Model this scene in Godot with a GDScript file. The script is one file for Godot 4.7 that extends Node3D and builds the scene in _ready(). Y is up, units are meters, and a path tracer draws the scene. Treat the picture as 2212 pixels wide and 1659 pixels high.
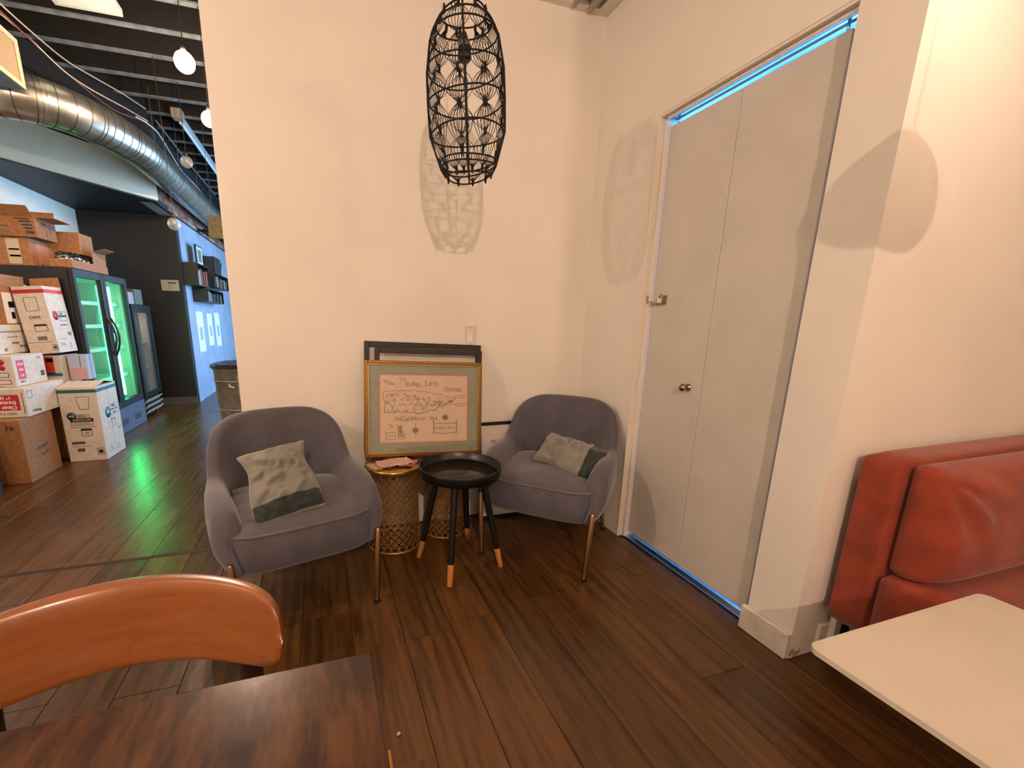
extends Node3D
# A cafe lounge corner: two velvet armchairs, a tray table, a framed map, a folding door, and a storage room beyond the partition.
var taken = {}
var mats = {}
var rng = RandomNumberGenerator.new()
const WALL_X = 1.501      # face of the door wall
const WALL_Z = -2.263     # face of the back wall
const CORNER_Z = -0.871   # where the door wall turns to the right


func _ready():
	rng.seed = 20240607
	# ---- camera
	var cam = Camera3D.new()
	cam.name = "camera"
	cam.projection = Camera3D.PROJECTION_FRUSTUM
	cam.near = 0.05
	cam.far = 100.0
	cam.size = 0.05 * 1659.0 / 926.11
	cam.frustum_offset = Vector2((1106.0 - 986.172) / 926.11, (906.837 - 829.5) / 926.11) * 0.05
	add_child(cam)
	cam.transform = Transform3D(Basis(Vector3(0.954523, 0.008822, 0.298007), Vector3(0.059271, 0.973995, -0.218678), Vector3(-0.292187, 0.226397, 0.929178)), Vector3(0, 1.15, 0))
	cam.current = true
	# ---- sky and exposure
	var env = Environment.new()
	env.background_mode = Environment.BG_SKY
	var sky = Sky.new()
	var sm = ProceduralSkyMaterial.new()
	sm.sky_top_color = Color(0.35, 0.58, 0.90)
	sm.sky_horizon_color = Color(0.70, 0.84, 1.0)
	sm.ground_horizon_color = Color(0.62, 0.74, 0.88)
	sm.ground_bottom_color = Color(0.35, 0.38, 0.42)
	sm.energy_multiplier = 1.6
	sky.sky_material = sm
	env.sky = sky
	env.ambient_light_source = Environment.AMBIENT_SOURCE_DISABLED
	env.tonemap_mode = Environment.TONE_MAPPER_LINEAR
	env.tonemap_exposure = 2.4
	env.sdfgi_enabled = true
	env.ssao_enabled = true
	env.ssil_enabled = true
	var we = WorldEnvironment.new()
	we.name = "world"
	we.environment = env
	add_child(we)
	# ---- daylight through the two windows
	area(Vector3(1.36, 1.55, -7.5), Vector3(-1.6, 1.2, -7.5), 3.9, 2.1, DAY, 12.0, "daylight_storage_window")
	area(Vector3(2.98, 1.35, -1.685), Vector3(1.5, 1.2, -1.685), 1.0, 1.65, Color(0.25, 0.62, 1.0), 7.0, "daylight_closet_window")
	# ---- large structure
	build_setting()
	build_door()
	# ---- room lamps outside the frame, seen by their shadows and in the map's glass
	globe_bulb(Vector3(-0.225, 2.33, 1.76), "lit clear globe bulb behind the viewer, over the middle of the lounge", true, 0.24, 2.2)
	globe_bulb(Vector3(-1.9, 2.33, -0.7), "lit clear globe bulb over the left side of the lounge, out toward the threshold", true, 0.24, 0.9)
	globe_bulb(Vector3(1.9, 2.33, 2.2), "lit clear globe bulb behind the viewer, over the right side of the lounge", true, 0.24, 0.4)
	globe_bulb(Vector3(1.55, 2.10, -0.42), "lit clear globe bulb over the red sofa, next to the globe shade", true, 0.47, 0.16)
	make_globe_pendant()
	# ---- furniture
	make_pendant("black macrame pendant lamp hanging in front of the back wall", Vector3(0.527, 1.892, -1.6), deg_to_rad(3.2), 0.54, 0.0)
	var a = make_armchair("grey velvet armchair beside the free end of the wall, holding the cushion that stands up")
	a.position = Vector3(-0.152, 0, -1.82)
	a.rotation.y = deg_to_rad(14.0)
	copy_of(a, Vector3(1.097, 0, -1.86), deg_to_rad(-44.2), "grey velvet armchair in the room corner by the folding door")
	make_pillow("throw_cushion", "grey velvet cushion with a dark green end, propped up in one armchair", Transform3D(Basis(Vector3.UP, deg_to_rad(8.0)) * Basis(Vector3(1, 0, 0), deg_to_rad(-36.0)) * Basis(Vector3(0, 0, 1), deg_to_rad(10.0)), Vector3(-0.178, 0.532, -1.70)), 0.27, 0.29, 0.12, 0.15, 3)
	make_pillow("throw_cushion", "grey velvet cushion with a dark green end, slumped sideways in the corner armchair", Transform3D(Basis(Vector3.UP, deg_to_rad(-42.0)) * Basis(Vector3(1, 0, 0), deg_to_rad(-52.0)) * Basis(Vector3(0, 0, 1), deg_to_rad(74.0)), Vector3(1.165, 0.487, -1.785)), 0.21, 0.33, 0.13, 0.16, 9)
	make_drum("drum_table", "taller gold openwork drum table holding crumpled leaflets beside the black tray table", Vector3(0.315, 0, -2.075), 0.138, 0.438, 0.0)
	make_drum("drum_table", "shorter gold openwork drum table half hidden behind the black tray table", Vector3(0.605, 0, -2.137), 0.118, 0.41, 0.2)
	make_tray_table()
	build_pictures()
	build_sofa()
	build_tables()
	# ---- storage room beyond the partition
	build_cartons()
	build_fridges()
	build_ceiling_services()
	build_long_wall()

# ---------------------------------------------------------------- helpers
func st():
	var s = SurfaceTool.new()
	s.begin(Mesh.PRIMITIVE_TRIANGLES)
	return s

func tri(s, a, b, c):
	s.add_vertex(a); s.add_vertex(b); s.add_vertex(c)

func quad(s, a, b, c, d, out):
	s.set_smooth_group(-1)
	if (a - c).cross(a - b).dot(out) < 0.0:
		tri(s, a, c, b); tri(s, a, d, c)
	else:
		tri(s, a, b, c); tri(s, a, c, d)

func uquad(s, p, uv, out):
	s.set_smooth_group(-1)
	var order = [0, 1, 2, 0, 2, 3]
	if (p[0] - p[2]).cross(p[0] - p[1]).dot(out) < 0.0:
		order = [0, 2, 1, 0, 3, 2]
	for i in order:
		s.set_uv(uv[i]); s.add_vertex(p[i])

func bx(s, c, sz, b = 0.0, bs = Basis()):
	var h = sz * 0.5
	b = minf(b, minf(h.x, minf(h.y, h.z)) * 0.98)
	var P = func(x, y, z): return c + bs * Vector3(x, y, z)
	for k in 3:
		for sg in [-1.0, 1.0]:
			var pts = []
			for q in [[-1, -1], [1, -1], [1, 1], [-1, 1]]:
				var v = Vector3()
				v[k] = sg * h[k]
				v[(k + 1) % 3] = q[0] * (h[(k + 1) % 3] - b)
				v[(k + 2) % 3] = q[1] * (h[(k + 2) % 3] - b)
				pts.append(c + bs * v)
			var o = Vector3(); o[k] = sg
			quad(s, pts[0], pts[1], pts[2], pts[3], bs * o)
	if b <= 0.0:
		return
	for k in 3:
		var i = (k + 1) % 3
		var j = (k + 2) % 3
		for si in [-1.0, 1.0]:
			for sj in [-1.0, 1.0]:
				var pts = []
				for q in [[0, -1.0], [0, 1.0], [1, 1.0], [1, -1.0]]:
					var v = Vector3()
					v[k] = q[1] * (h[k] - b)
					v[i] = si * (h[i] - (b if q[0] == 1 else 0.0))
					v[j] = sj * (h[j] - (b if q[0] == 0 else 0.0))
					pts.append(c + bs * v)
				var o = Vector3(); o[i] = si; o[j] = sj
				quad(s, pts[0], pts[1], pts[2], pts[3], bs * o)
	for sx in [-1.0, 1.0]:
		for sy in [-1.0, 1.0]:
			for sz2 in [-1.0, 1.0]:
				var a = P.call(sx * h.x, sy * (h.y - b), sz2 * (h.z - b))
				var d = P.call(sx * (h.x - b), sy * h.y, sz2 * (h.z - b))
				var e = P.call(sx * (h.x - b), sy * (h.y - b), sz2 * h.z)
				if (a - e).cross(a - d).dot(bs * Vector3(sx, sy, sz2)) < 0.0:
					tri(s, a, e, d)
				else:
					tri(s, a, d, e)

func rbox(s, c, sz, r, n = 8, wob = null):
	# box with round edges: every face a grid, pushed out from the inner box
	s.set_smooth_group(0)
	var h = sz * 0.5
	for k in 3:
		for sg in [-1.0, 1.0]:
			var g = []
			for i in n + 1:
				var row = []
				for j in n + 1:
					var v = Vector3()
					v[k] = sg * h[k]
					for q in [[(k + 1) % 3, i], [(k + 2) % 3, j]]:
						# crowd the grid towards the edges
						var t = q[1] * 2.0 / n - 1.0
						v[q[0]] = signf(t) * pow(absf(t), 0.6) * h[q[0]]
					var inner = Vector3(clampf(v.x, -h.x + r, h.x - r), clampf(v.y, -h.y + r, h.y - r), clampf(v.z, -h.z + r, h.z - r))
					var p = c + inner + (v - inner).normalized() * r
					row.append(wob.call(p) if wob else p)
				g.append(row)
			for i in n:
				for j in n:
					var o = g[i][j] + g[i + 1][j + 1] - 2.0 * c
					var a = g[i][j]
					var b = g[i + 1][j]
					var d = g[i + 1][j + 1]
					var e = g[i][j + 1]
					if (a - d).cross(a - b).dot(o) < 0.0:
						tri(s, a, d, b); tri(s, a, e, d)
					else:
						tri(s, a, b, d); tri(s, a, d, e)

func bb(s, x0, x1, y0, y1, z0, z1, b = 0.0):
	bx(s, Vector3((x0 + x1) / 2, (y0 + y1) / 2, (z0 + z1) / 2), Vector3(absf(x1 - x0), absf(y1 - y0), absf(z1 - z0)), b)

func surf(s, nu, nv, f, flip = false):
	s.set_smooth_group(0)
	var g = []
	for i in nu + 1:
		var row = []
		for j in nv + 1:
			row.append(f.call(float(i) / nu, float(j) / nv))
		g.append(row)
	for i in nu:
		for j in nv:
			var p = [g[i][j], g[i + 1][j], g[i + 1][j + 1], g[i][j + 1]]
			var uv = [Vector2(i, j), Vector2(i + 1, j), Vector2(i + 1, j + 1), Vector2(i, j + 1)]
			for k in ([0, 2, 1, 0, 3, 2] if flip else [0, 1, 2, 0, 2, 3]):
				s.set_uv(Vector2(uv[k].x / nu, uv[k].y / nv))
				s.add_vertex(p[k])

func tube(s, pts, r, n = 8, caps = true):
	s.set_smooth_group(0)
	var rings = []
	var up = Vector3.UP
	var t0 = (pts[1] - pts[0]).normalized()
	if absf(t0.dot(up)) > 0.95:
		up = Vector3.RIGHT
	var nx = t0.cross(up).normalized()
	var last = pts.size() - 1
	for i in pts.size():
		var t = (pts[mini(i + 1, last)] - pts[maxi(i - 1, 0)]).normalized()
		nx = (nx - t * nx.dot(t)).normalized()
		var ny = t.cross(nx)
		var rr = r[i] if r is Array else r
		var ring = []
		for k in n:
			var a = TAU * k / n
			ring.append(pts[i] + (nx * cos(a) + ny * sin(a)) * rr)
		rings.append(ring)
	for i in last:
		for k in n:
			var k2 = (k + 1) % n
			tri(s, rings[i][k], rings[i][k2], rings[i + 1][k2])
			tri(s, rings[i][k], rings[i + 1][k2], rings[i + 1][k])
	if caps:
		s.set_smooth_group(-1)
		for k in n:
			tri(s, pts[0], rings[0][(k + 1) % n], rings[0][k])
			tri(s, pts[last], rings[last][k], rings[last][(k + 1) % n])

func lathe(s, prof, n = 32, at = Vector3.ZERO, bs = Basis(), smooth = true):
	s.set_smooth_group(0 if smooth else -1)
	for i in prof.size() - 1:
		for k in n:
			var a = TAU * k / n
			var b = TAU * (k + 1) / n
			var p = prof[i]
			var q = prof[i + 1]
			var A = at + bs * Vector3(p.x * cos(a), p.y, p.x * sin(a))
			var B = at + bs * Vector3(p.x * cos(b), p.y, p.x * sin(b))
			var C = at + bs * Vector3(q.x * cos(b), q.y, q.x * sin(b))
			var D = at + bs * Vector3(q.x * cos(a), q.y, q.x * sin(a))
			if p.x > 1e-6:
				tri(s, A, B, C)
			if q.x > 1e-6:
				tri(s, A, C, D)

func prism(s, poly, y0, y1):
	var idx = Geometry2D.triangulate_polygon(PackedVector2Array(poly))
	s.set_smooth_group(-1)
	for y in [y0, y1]:
		for i in range(0, idx.size(), 3):
			var a = Vector3(poly[idx[i]].x, y, poly[idx[i]].y)
			var b = Vector3(poly[idx[i + 1]].x, y, poly[idx[i + 1]].y)
			var c = Vector3(poly[idx[i + 2]].x, y, poly[idx[i + 2]].y)
			if ((a - c).cross(a - b).y < 0.0) == (y == y1):
				tri(s, a, c, b)
			else:
				tri(s, a, b, c)
	var n = poly.size()
	var area = 0.0
	for i in n:
		area += poly[i].cross(poly[(i + 1) % n])
	for i in n:
		var p = poly[i]
		var q = poly[(i + 1) % n]
		var e = q - p
		var o = Vector3(e.y, 0, -e.x) * signf(area)
		quad(s, Vector3(p.x, y0, p.y), Vector3(q.x, y0, q.y), Vector3(q.x, y1, q.y), Vector3(p.x, y1, p.y), o)

func numbered(called):
	if not taken.has(called):
		taken[called] = 0
		return called
	taken[called] += 1
	return "%s_%03d" % [called, taken[called]]

func obj(called, s, m, parent = null):
	var o = MeshInstance3D.new()
	if s is SurfaceTool:
		s.generate_normals()
		o.mesh = s.commit()
	else:
		o.mesh = s
	o.material_override = m
	if parent == null:
		o.name = numbered(called)
		add_child(o)
	else:
		o.name = called
		parent.add_child(o, true)
	return o

func struct(called, s, m, parent = null):
	var o = obj(called, s, m, parent)
	o.set_meta("kind", "structure")
	return o

func tag(o, label, category, group = ""):
	o.set_meta("label", label)
	o.set_meta("category", category)
	if group != "":
		o.set_meta("group", group)
	return o

func thing(called, label, category, at = Vector3.ZERO, turn = 0.0, group = ""):
	var o = Node3D.new()
	o.name = numbered(called)
	add_child(o)
	o.position = at
	o.rotation.y = turn
	return tag(o, label, category, group)

func copy_of(root, at, turn, label):
	var r = root.duplicate()
	r.name = numbered(str(root.name))
	add_child(r)
	r.position = at
	r.rotation.y = turn
	r.set_meta("label", label)
	return r

func words(t, size, m, parent, at, bs = Basis(), font = "Droid Sans", bold = 400, called = "lettering"):
	var f = SystemFont.new()
	f.font_names = PackedStringArray([font])
	f.font_weight = bold
	var tm = TextMesh.new()
	tm.text = t
	tm.font = f
	tm.font_size = 32
	tm.pixel_size = size / 32.0
	tm.depth = 0.0004
	tm.curve_step = 2.0
	var o = MeshInstance3D.new()
	o.mesh = tm
	o.material_override = m
	o.name = called
	parent.add_child(o, true)
	o.transform = Transform3D(bs, at)
	return o

# ---------------------------------------------------------------- materials
func mat(c, rough = 0.6, metal = 0.0):
	var key = "%s/%.3f/%.3f" % [c.to_html(), rough, metal]
	if not mats.has(key):
		var m = StandardMaterial3D.new()
		m.albedo_color = c
		m.roughness = rough
		m.metallic = metal
		mats[key] = m
	return mats[key]

func noise_tex(freq, ramp, size = 256, seed_ = 1, normal = false, bump = 2.0, type = FastNoiseLite.TYPE_SIMPLEX_SMOOTH):
	var n = FastNoiseLite.new()
	n.seed = seed_
	n.frequency = freq
	n.noise_type = type
	n.fractal_octaves = 4
	var t = NoiseTexture2D.new()
	t.noise = n
	t.width = size
	t.height = size
	t.seamless = true
	if normal:
		t.as_normal_map = true
		t.bump_strength = bump
	elif ramp:
		var g = Gradient.new()
		g.offsets = PackedFloat32Array(ramp[0])
		g.colors = PackedColorArray(ramp[1])
		t.color_ramp = g
	return t

func mottled(ca, cb, rough, freq = 0.02, tile = 1.0, seed_ = 1, bump = 0.0, bump_freq = 0.1, metal = 0.0):
	var m = StandardMaterial3D.new()
	m.albedo_texture = noise_tex(freq, [[0.25, 0.75], [ca, cb]], 256, seed_)
	m.roughness = rough
	m.metallic = metal
	m.uv1_triplanar = true
	m.uv1_scale = Vector3.ONE * tile
	if bump > 0.0:
		m.normal_enabled = true
		m.normal_texture = noise_tex(bump_freq, null, 256, seed_ + 7, true, bump)
		m.normal_scale = 0.6
	return m

func glow(c, e):
	var m = StandardMaterial3D.new()
	m.albedo_color = Color(0.9, 0.9, 0.9)
	m.emission_enabled = true
	m.emission = c
	m.emission_energy_multiplier = e
	return m

func pane(c, a = 0.08, rough = 0.02):
	var m = StandardMaterial3D.new()
	m.albedo_color = Color(c.r, c.g, c.b, a)
	m.transparency = BaseMaterial3D.TRANSPARENCY_ALPHA
	m.roughness = rough
	return m

func grain_image(w, h, dark, mid, light, seed_, knots = 6):
	# long fibres run along the image's height; colours of oak-look boards
	var n1 = FastNoiseLite.new(); n1.seed = seed_; n1.frequency = 1.0; n1.fractal_octaves = 3
	var n2 = FastNoiseLite.new(); n2.seed = seed_ + 5; n2.frequency = 1.0; n2.fractal_octaves = 2
	var im = Image.create(w, h, true, Image.FORMAT_RGB8)
	var r = RandomNumberGenerator.new(); r.seed = seed_
	var ks = []
	for i in knots:
		ks.append([r.randf() * w, r.randf() * h, r.randf_range(6, 16)])
	for y in h:
		for x in w:
			var dx = 0.0
			var kk = 0.0
			for k in ks:
				var ax = (x - k[0]) / k[2]
				var ay = (y - k[1]) / (k[2] * 3.0)
				var d2 = ax * ax + ay * ay
				if d2 < 9.0:
					dx += ax * 2.2 * exp(-d2)
					kk = maxf(kk, exp(-d2 * 2.2))
			var fx = x * 0.055 + dx * 0.25
			var v = n1.get_noise_2d(fx, y * 0.006) * 0.75 + n2.get_noise_2d(fx * 6.0, y * 0.03) * 0.3
			v = clampf(0.5 + v - kk * 0.8, 0.0, 1.0)
			im.set_pixel(x, y, dark.lerp(mid, v * 2.0) if v < 0.5 else mid.lerp(light, v * 2.0 - 1.0))
	im.generate_mipmaps()
	return im

# ---------------------------------------------------------------- lights
func omni(parent, at, c, e, size):
	var l = OmniLight3D.new()
	l.name = "light"
	l.light_color = c
	l.light_energy = e
	l.light_size = size
	l.omni_range = 30.0
	l.omni_attenuation = 2.0
	l.shadow_enabled = true
	parent.add_child(l, true)
	l.position = at
	return l

func area(at, look, w, h, c, e, called):
	var l = AreaLight3D.new()
	l.name = called
	l.area_size = Vector2(w, h)
	l.light_color = c
	l.light_energy = e
	l.shadow_enabled = true
	l.area_range = 30.0
	add_child(l)
	l.look_at_from_position(at, look, Vector3.UP if absf((look - at).normalized().y) < 0.9 else Vector3.FORWARD)
	return l

var WARM = Color(1.0, 0.85, 0.745)
var DAY = Color(0.64, 0.83, 1.0)
var bulb_proto = null

func globe_bulb(at, label, lit, drop, e = 0.0):
	# clear globe on a cord of length drop
	var t = thing("globe_bulb", label, "light bulb", at, 0.0, "globe string light bulbs")
	var s = st()
	var prof = []
	for i in 13:
		var a = PI * i / 12.0
		prof.append(Vector2(0.055 * sin(a), -0.055 * cos(a) - 0.008))
	prof[12] = Vector2(0.014, 0.043)
	lathe(s, prof, 20)
	obj("glass", s, pane(Color(1, 1, 1), 0.10), t)
	s = st()
	lathe(s, [Vector2(0, 0.036), Vector2(0.015, 0.038), Vector2(0.016, 0.075), Vector2(0.008, 0.088), Vector2(0, 0.088)], 14)
	obj("socket", s, mat(Color(0.06, 0.06, 0.06), 0.5), t)
	s = st()
	tube(s, [Vector3(0, 0.088, 0), Vector3(0.003, 0.088 + drop * 0.5, 0), Vector3(0, 0.088 + drop, 0)], 0.003, 6)
	obj("cord", s, mat(Color(0.12, 0.11, 0.10), 0.6), t)
	s = st()
	var fp = []
	for i in 9:
		var a = PI * i / 8.0
		fp.append(Vector2(0.017 * sin(a), -0.024 * cos(a) + 0.006))
	lathe(s, fp, 12)
	obj("filament", s, glow(Color(1.0, 0.86, 0.66), 7.0) if lit else mat(Color(0.5, 0.45, 0.35), 0.4, 0.3), t)
	if lit:
		omni(t, Vector3(0, 0.006, 0), WARM, e, 0.02)
	return t

# ---------------------------------------------------------------- the setting
func build_setting():
	var paint = mottled(Color(0.87, 0.85, 0.81), Color(0.885, 0.865, 0.825), 0.6, 0.01, 0.6, 3)
	var trimw = mat(Color(0.86, 0.83, 0.78), 0.45)
	var black = mottled(Color(0.028, 0.03, 0.028), Color(0.042, 0.044, 0.042), 0.55, 0.02, 1.0, 4)
	var dark = mat(Color(0.022, 0.022, 0.022), 0.85)
	var s
	# floor: a slab that carries the boards
	var wood = []
	var tx = [ImageTexture.create_from_image(grain_image(384, 768, Color(0.235, 0.148, 0.066), Color(0.33, 0.215, 0.102), Color(0.375, 0.255, 0.13), 11, 6)),
		ImageTexture.create_from_image(grain_image(384, 768, Color(0.205, 0.128, 0.058), Color(0.30, 0.195, 0.094), Color(0.35, 0.235, 0.117), 23, 9))]
	for i in 6:
		var m = StandardMaterial3D.new()
		m.albedo_texture = tx[i % 2]
		var k = [1.0, 0.95, 0.88, 1.06, 1.02, 0.9][i]
		m.albedo_color = Color(k, k, k)
		m.roughness = 0.30
		m.metallic_specular = 0.5
		m.normal_enabled = true
		m.normal_texture = noise_tex(0.03, null, 256, 31 + i, true, 1.5)
		m.normal_scale = 0.25
		wood.append(m)
	s = st()
	bb(s, -2.8, 4.3, -0.16, -0.004, -12.1, 4.1)
	var slab_m = wood[1].duplicate()
	slab_m.uv1_triplanar = true
	slab_m.uv1_world_triplanar = true
	var floor_ = struct("floor", s, slab_m)
	var pw = 0.182
	var x = -2.68
	while x < 2.3:
		var runs = [[-2.250, 0.9]] if x > -0.25 else [[-2.250, 0.9], [-8.6, -2.276]]
		if x + pw > WALL_X:
			runs = [[CORNER_Z, 0.9]] if x > WALL_X else runs
		for r in runs:
			var z = r[0] - rng.randf_range(0.05, 1.1)
			while z < r[1]:
				var a = maxf(z, r[0]) + 0.0004
				var b = minf(z + 1.2, r[1]) - 0.0004
				z += 1.2
				if b - a < 0.03:
					continue
				var x0 = x + 0.0004
				var x1 = minf(x + pw, WALL_X if (x < WALL_X and a < CORNER_Z) else 9.0) - 0.0004
				s = st()
				var u = rng.randf()
				var v = rng.randf()
				var e = 0.0011
				var top = [Vector3(x0 + e, 0, a + e), Vector3(x1 - e, 0, a + e), Vector3(x1 - e, 0, b - e), Vector3(x0 + e, 0, b - e)]
				var low = [Vector3(x0, -0.003, a), Vector3(x1, -0.003, a), Vector3(x1, -0.003, b), Vector3(x0, -0.003, b)]
				var U = func(p): return Vector2(u + p.x / 0.72, v + p.z / 2.4)
				uquad(s, top, top.map(U), Vector3.UP)
				for k in 4:
					var q = [top[k], top[(k + 1) % 4], low[(k + 1) % 4], low[k]]
					uquad(s, q, q.map(U), Vector3.UP)
				obj("plank", s, wood[rng.randi() % 6], floor_)
		x += pw
	s = st()
	s.set_smooth_group(0)
	surf(s, 1, 6, func(uu, vv): return Vector3(lerpf(-2.68, -0.386, uu), 0.005 * sin(PI * vv), lerpf(-2.276, -2.25, vv)))
	struct("trim_1", s, mottled(Color(0.13, 0.07, 0.035), Color(0.19, 0.105, 0.055), 0.65, 0.02, 4.0, 9))
	# back wall, a partition with a free end
	s = st()
	bb(s, -0.386, 1.62, 0.0, 3.6, -2.38, WALL_Z, 0.003)
	struct("wall_back", s, paint)
	# door wall
	s = st()
	bb(s, WALL_X, 1.62, 0.0, 3.6, WALL_Z, -1.80)
	bb(s, WALL_X, 1.62, 2.045, 3.6, -1.80, -1.036)
	bb(s, WALL_X, 1.62, 0.0, 3.6, -1.036, CORNER_Z)
	struct("wall_right", s, paint)
	s = st()
	bb(s, 1.62, 4.3, 0.0, 3.6, -0.99, CORNER_Z)
	struct("wall_side", s, paint)
	s = st()
	bb(s, 1.482, WALL_X, 0.0, 0.1, -1.05, CORNER_Z - 0.001, 0.004)
	struct("baseboard_right", s, mottled(Color(0.80, 0.775, 0.72), Color(0.85, 0.82, 0.77), 0.5, 0.02, 3.0, 14))
	s = st()
	bb(s, 1.62, 4.2, 0.0, 0.115, CORNER_Z, CORNER_Z + 0.012, 0.003)
	struct("baseboard_side", s, trimw)
	# stains at the foot of the wall corner
	var stain = mat(Color(0.66, 0.54, 0.38), 0.7)
	s = st()
	for k in 5:
		var c = Vector2(1.506 + 0.011 * k + rng.randf() * 0.006, 0.012 + 0.016 * rng.randf())
		var p = []
		for q in 12:
			var rr = rng.randf_range(0.006, 0.013)
			p.append(Vector3(c.x + cos(q * TAU / 12) * rr * 0.8, maxf(0.0005, c.y + sin(q * TAU / 12) * rr * 1.4), CORNER_Z + 0.0006 + 0.0001 * k))
		for q in 10:
			tri(s, p[0], p[q + 2], p[q + 1])
	var sn = obj("scuff_stains", s, stain)
	tag(sn, "brown scuff stains at the foot of the white wall corner", "stain")
	# shell around
	s = st(); bb(s, -2.8, -2.68, 0, 3.6, -12.1, 4.1); struct("wall_left", s, mottled(Color(0.78, 0.80, 0.77), Color(0.81, 0.83, 0.80), 0.6, 0.02, 0.7, 17))
	s = st(); bb(s, -2.8, 4.3, 0, 3.6, 4.0, 4.1); struct("wall_front", s, paint)
	s = st(); bb(s, 4.2, 4.3, 0, 3.6, -0.87, 4.0); struct("wall_east", s, paint)
	s = st()
	bb(s, 1.4, 1.5, 0, 3.6, -5.5, -2.38); bb(s, 1.4, 1.5, 0, 3.6, -12.0, -9.5); bb(s, 1.4, 1.5, 0, 0.5, -9.5, -5.5); bb(s, 1.4, 1.5, 2.6, 3.6, -9.5, -5.5)
	struct("wall_storage_right", s, paint)
	s = st(); bb(s, -2.8, 1.5, 0, 3.6, -12.1, -12.0)
	struct("wall_far", s, paint)
	var w = Node3D.new(); w.name = "window_1"; add_child(w); w.set_meta("kind", "structure")
	s = st()
	for z in [-9.5, -8.17, -6.83, -5.56]:
		bb(s, 1.42, 1.48, 0.5, 2.6, z, z + 0.06)
	bb(s, 1.42, 1.48, 0.5, 0.56, -9.44, -5.56); bb(s, 1.42, 1.48, 2.54, 2.6, -9.44, -5.56)
	obj("window_frame", s, mat(Color(0.1, 0.1, 0.1), 0.4, 0.6), w)
	for q in [[-9.44, -8.17], [-8.11, -6.83], [-6.77, -5.56]]:
		s = st(); bb(s, 1.447, 1.453, 0.56, 2.54, q[0], q[1]); obj("glass_pane", s, pane(Color(0.9, 0.95, 1), 0.04), w)
	# room behind the folding door, with its own window
	s = st(); bb(s, 1.5, 3.1, 0, 2.8, -2.5, -2.38); struct("wall_closet_back", s, paint)
	s = st(); bb(s, 1.62, 3.1, 2.7, 2.8, -2.38, -0.99); struct("ceiling_closet", s, paint)
	s = st()
	bb(s, 3.0, 3.1, 0, 0.5, -2.38, -0.99); bb(s, 3.0, 3.1, 2.2, 2.7, -2.38, -0.99); bb(s, 3.0, 3.1, 0.5, 2.2, -2.38, -2.2); bb(s, 3.0, 3.1, 0.5, 2.2, -1.17, -0.99)
	struct("wall_closet_side", s, paint)
	w = Node3D.new(); w.name = "window_2"; add_child(w); w.set_meta("kind", "structure")
	s = st(); bb(s, 3.045, 3.055, 0.5, 2.2, -2.2, -1.17); obj("glass_pane", s, pane(Color(0.9, 0.95, 1), 0.05), w)
	# low ceiling with a cut-out where two pipes come down
	s = st()
	bb(s, -2.68, 1.17, 2.668, 2.74, WALL_Z, 4.0); bb(s, 1.43, WALL_X, 2.668, 2.74, WALL_Z, CORNER_Z); bb(s, 1.17, 1.43, 2.668, 2.74, WALL_Z, -2.222)
	bb(s, 1.17, 1.43, 2.668, 2.74, -1.7, CORNER_Z); bb(s, 1.17, 4.2, 2.668, 2.74, CORNER_Z, 4.0)
	struct("ceiling", s, paint)
	s = st(); bb(s, -2.68, -0.386, 2.668, 3.6, -2.38, WALL_Z); struct("wall_over_opening", s, paint)
	for q in [[1.292, 0.017], [1.385, 0.021]]:
		s = st()
		tube(s, [Vector3(q[0], 2.676, -2.243), Vector3(q[0], 2.676, -2.0), Vector3(q[0], 2.72, -1.8), Vector3(q[0], 2.9, -1.75)], q[1], 14)
		var pp = obj("pipe", s, mat(Color(0.62, 0.60, 0.55), 0.4))
		tag(pp, "%s grey pipe end showing in the ceiling cut-out at the room corner" % ("thin" if q[1] < 0.02 else "thicker"), "pipe")
	# roof deck and joists
	s = st(); bb(s, -2.8, 4.3, 3.6, 3.7, -12.1, 4.1)
	struct("roof_deck", s, dark)
	var jo = Node3D.new(); jo.name = "ceiling_joists"; add_child(jo); jo.set_meta("kind", "structure")
	var js = st(); bx(js, Vector3.ZERO, Vector3(4.07, 0.29, 0.045)); js.generate_normals(); var jm = js.commit()
	var fs = st(); bx(fs, Vector3.ZERO, Vector3(4.07, 0.012, 0.05)); fs.generate_normals(); var fm = fs.commit()
	var jmat = mottled(Color(0.018, 0.016, 0.015), Color(0.035, 0.03, 0.026), 0.8, 0.03, 1.0, 41)
	var fmat = mottled(Color(0.36, 0.38, 0.38), Color(0.46, 0.48, 0.48), 0.6, 0.03, 1.0, 42)
	for k in 23:
		var z = -2.81 - 0.4 * k
		obj("joist", jm, jmat, jo).position = Vector3(-0.64, 3.455, z)
		obj("furring_strip", fm, fmat, jo).position = Vector3(-0.64, 3.304, z)
	# alcove: soffit, black end wall, long wall with a brick band
	s = st()
	prism(s, [Vector2(-2.68, -4.35), Vector2(-1.634, -5.852), Vector2(-1.66, -6.6), Vector2(-2.68, -6.6)], 2.385, 2.44)
	struct("ceiling_alcove", s, black)
	s = st()
	prism(s, [Vector2(-2.68, -4.30), Vector2(-1.60, -5.852), Vector2(-1.66, -5.90), Vector2(-2.68, -4.44)], 2.395, 2.74)
	struct("wall_soffit", s, mottled(Color(0.74, 0.76, 0.70), Color(0.77, 0.79, 0.73), 0.6, 0.02, 0.7, 19))
	s = st()
	prism(s, [Vector2(-2.68, -4.30), Vector2(-1.60, -5.852), Vector2(-1.66, -5.90), Vector2(-2.68, -4.44)], 2.74, 3.6)
	bb(s, -1.80, -1.67, 2.83, 3.6, -12.0, -5.92); bb(s, -2.68, -2.66, 2.8, 3.6, -4.28, -2.38)
	struct("wall_upper_black", s, dark)
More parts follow.
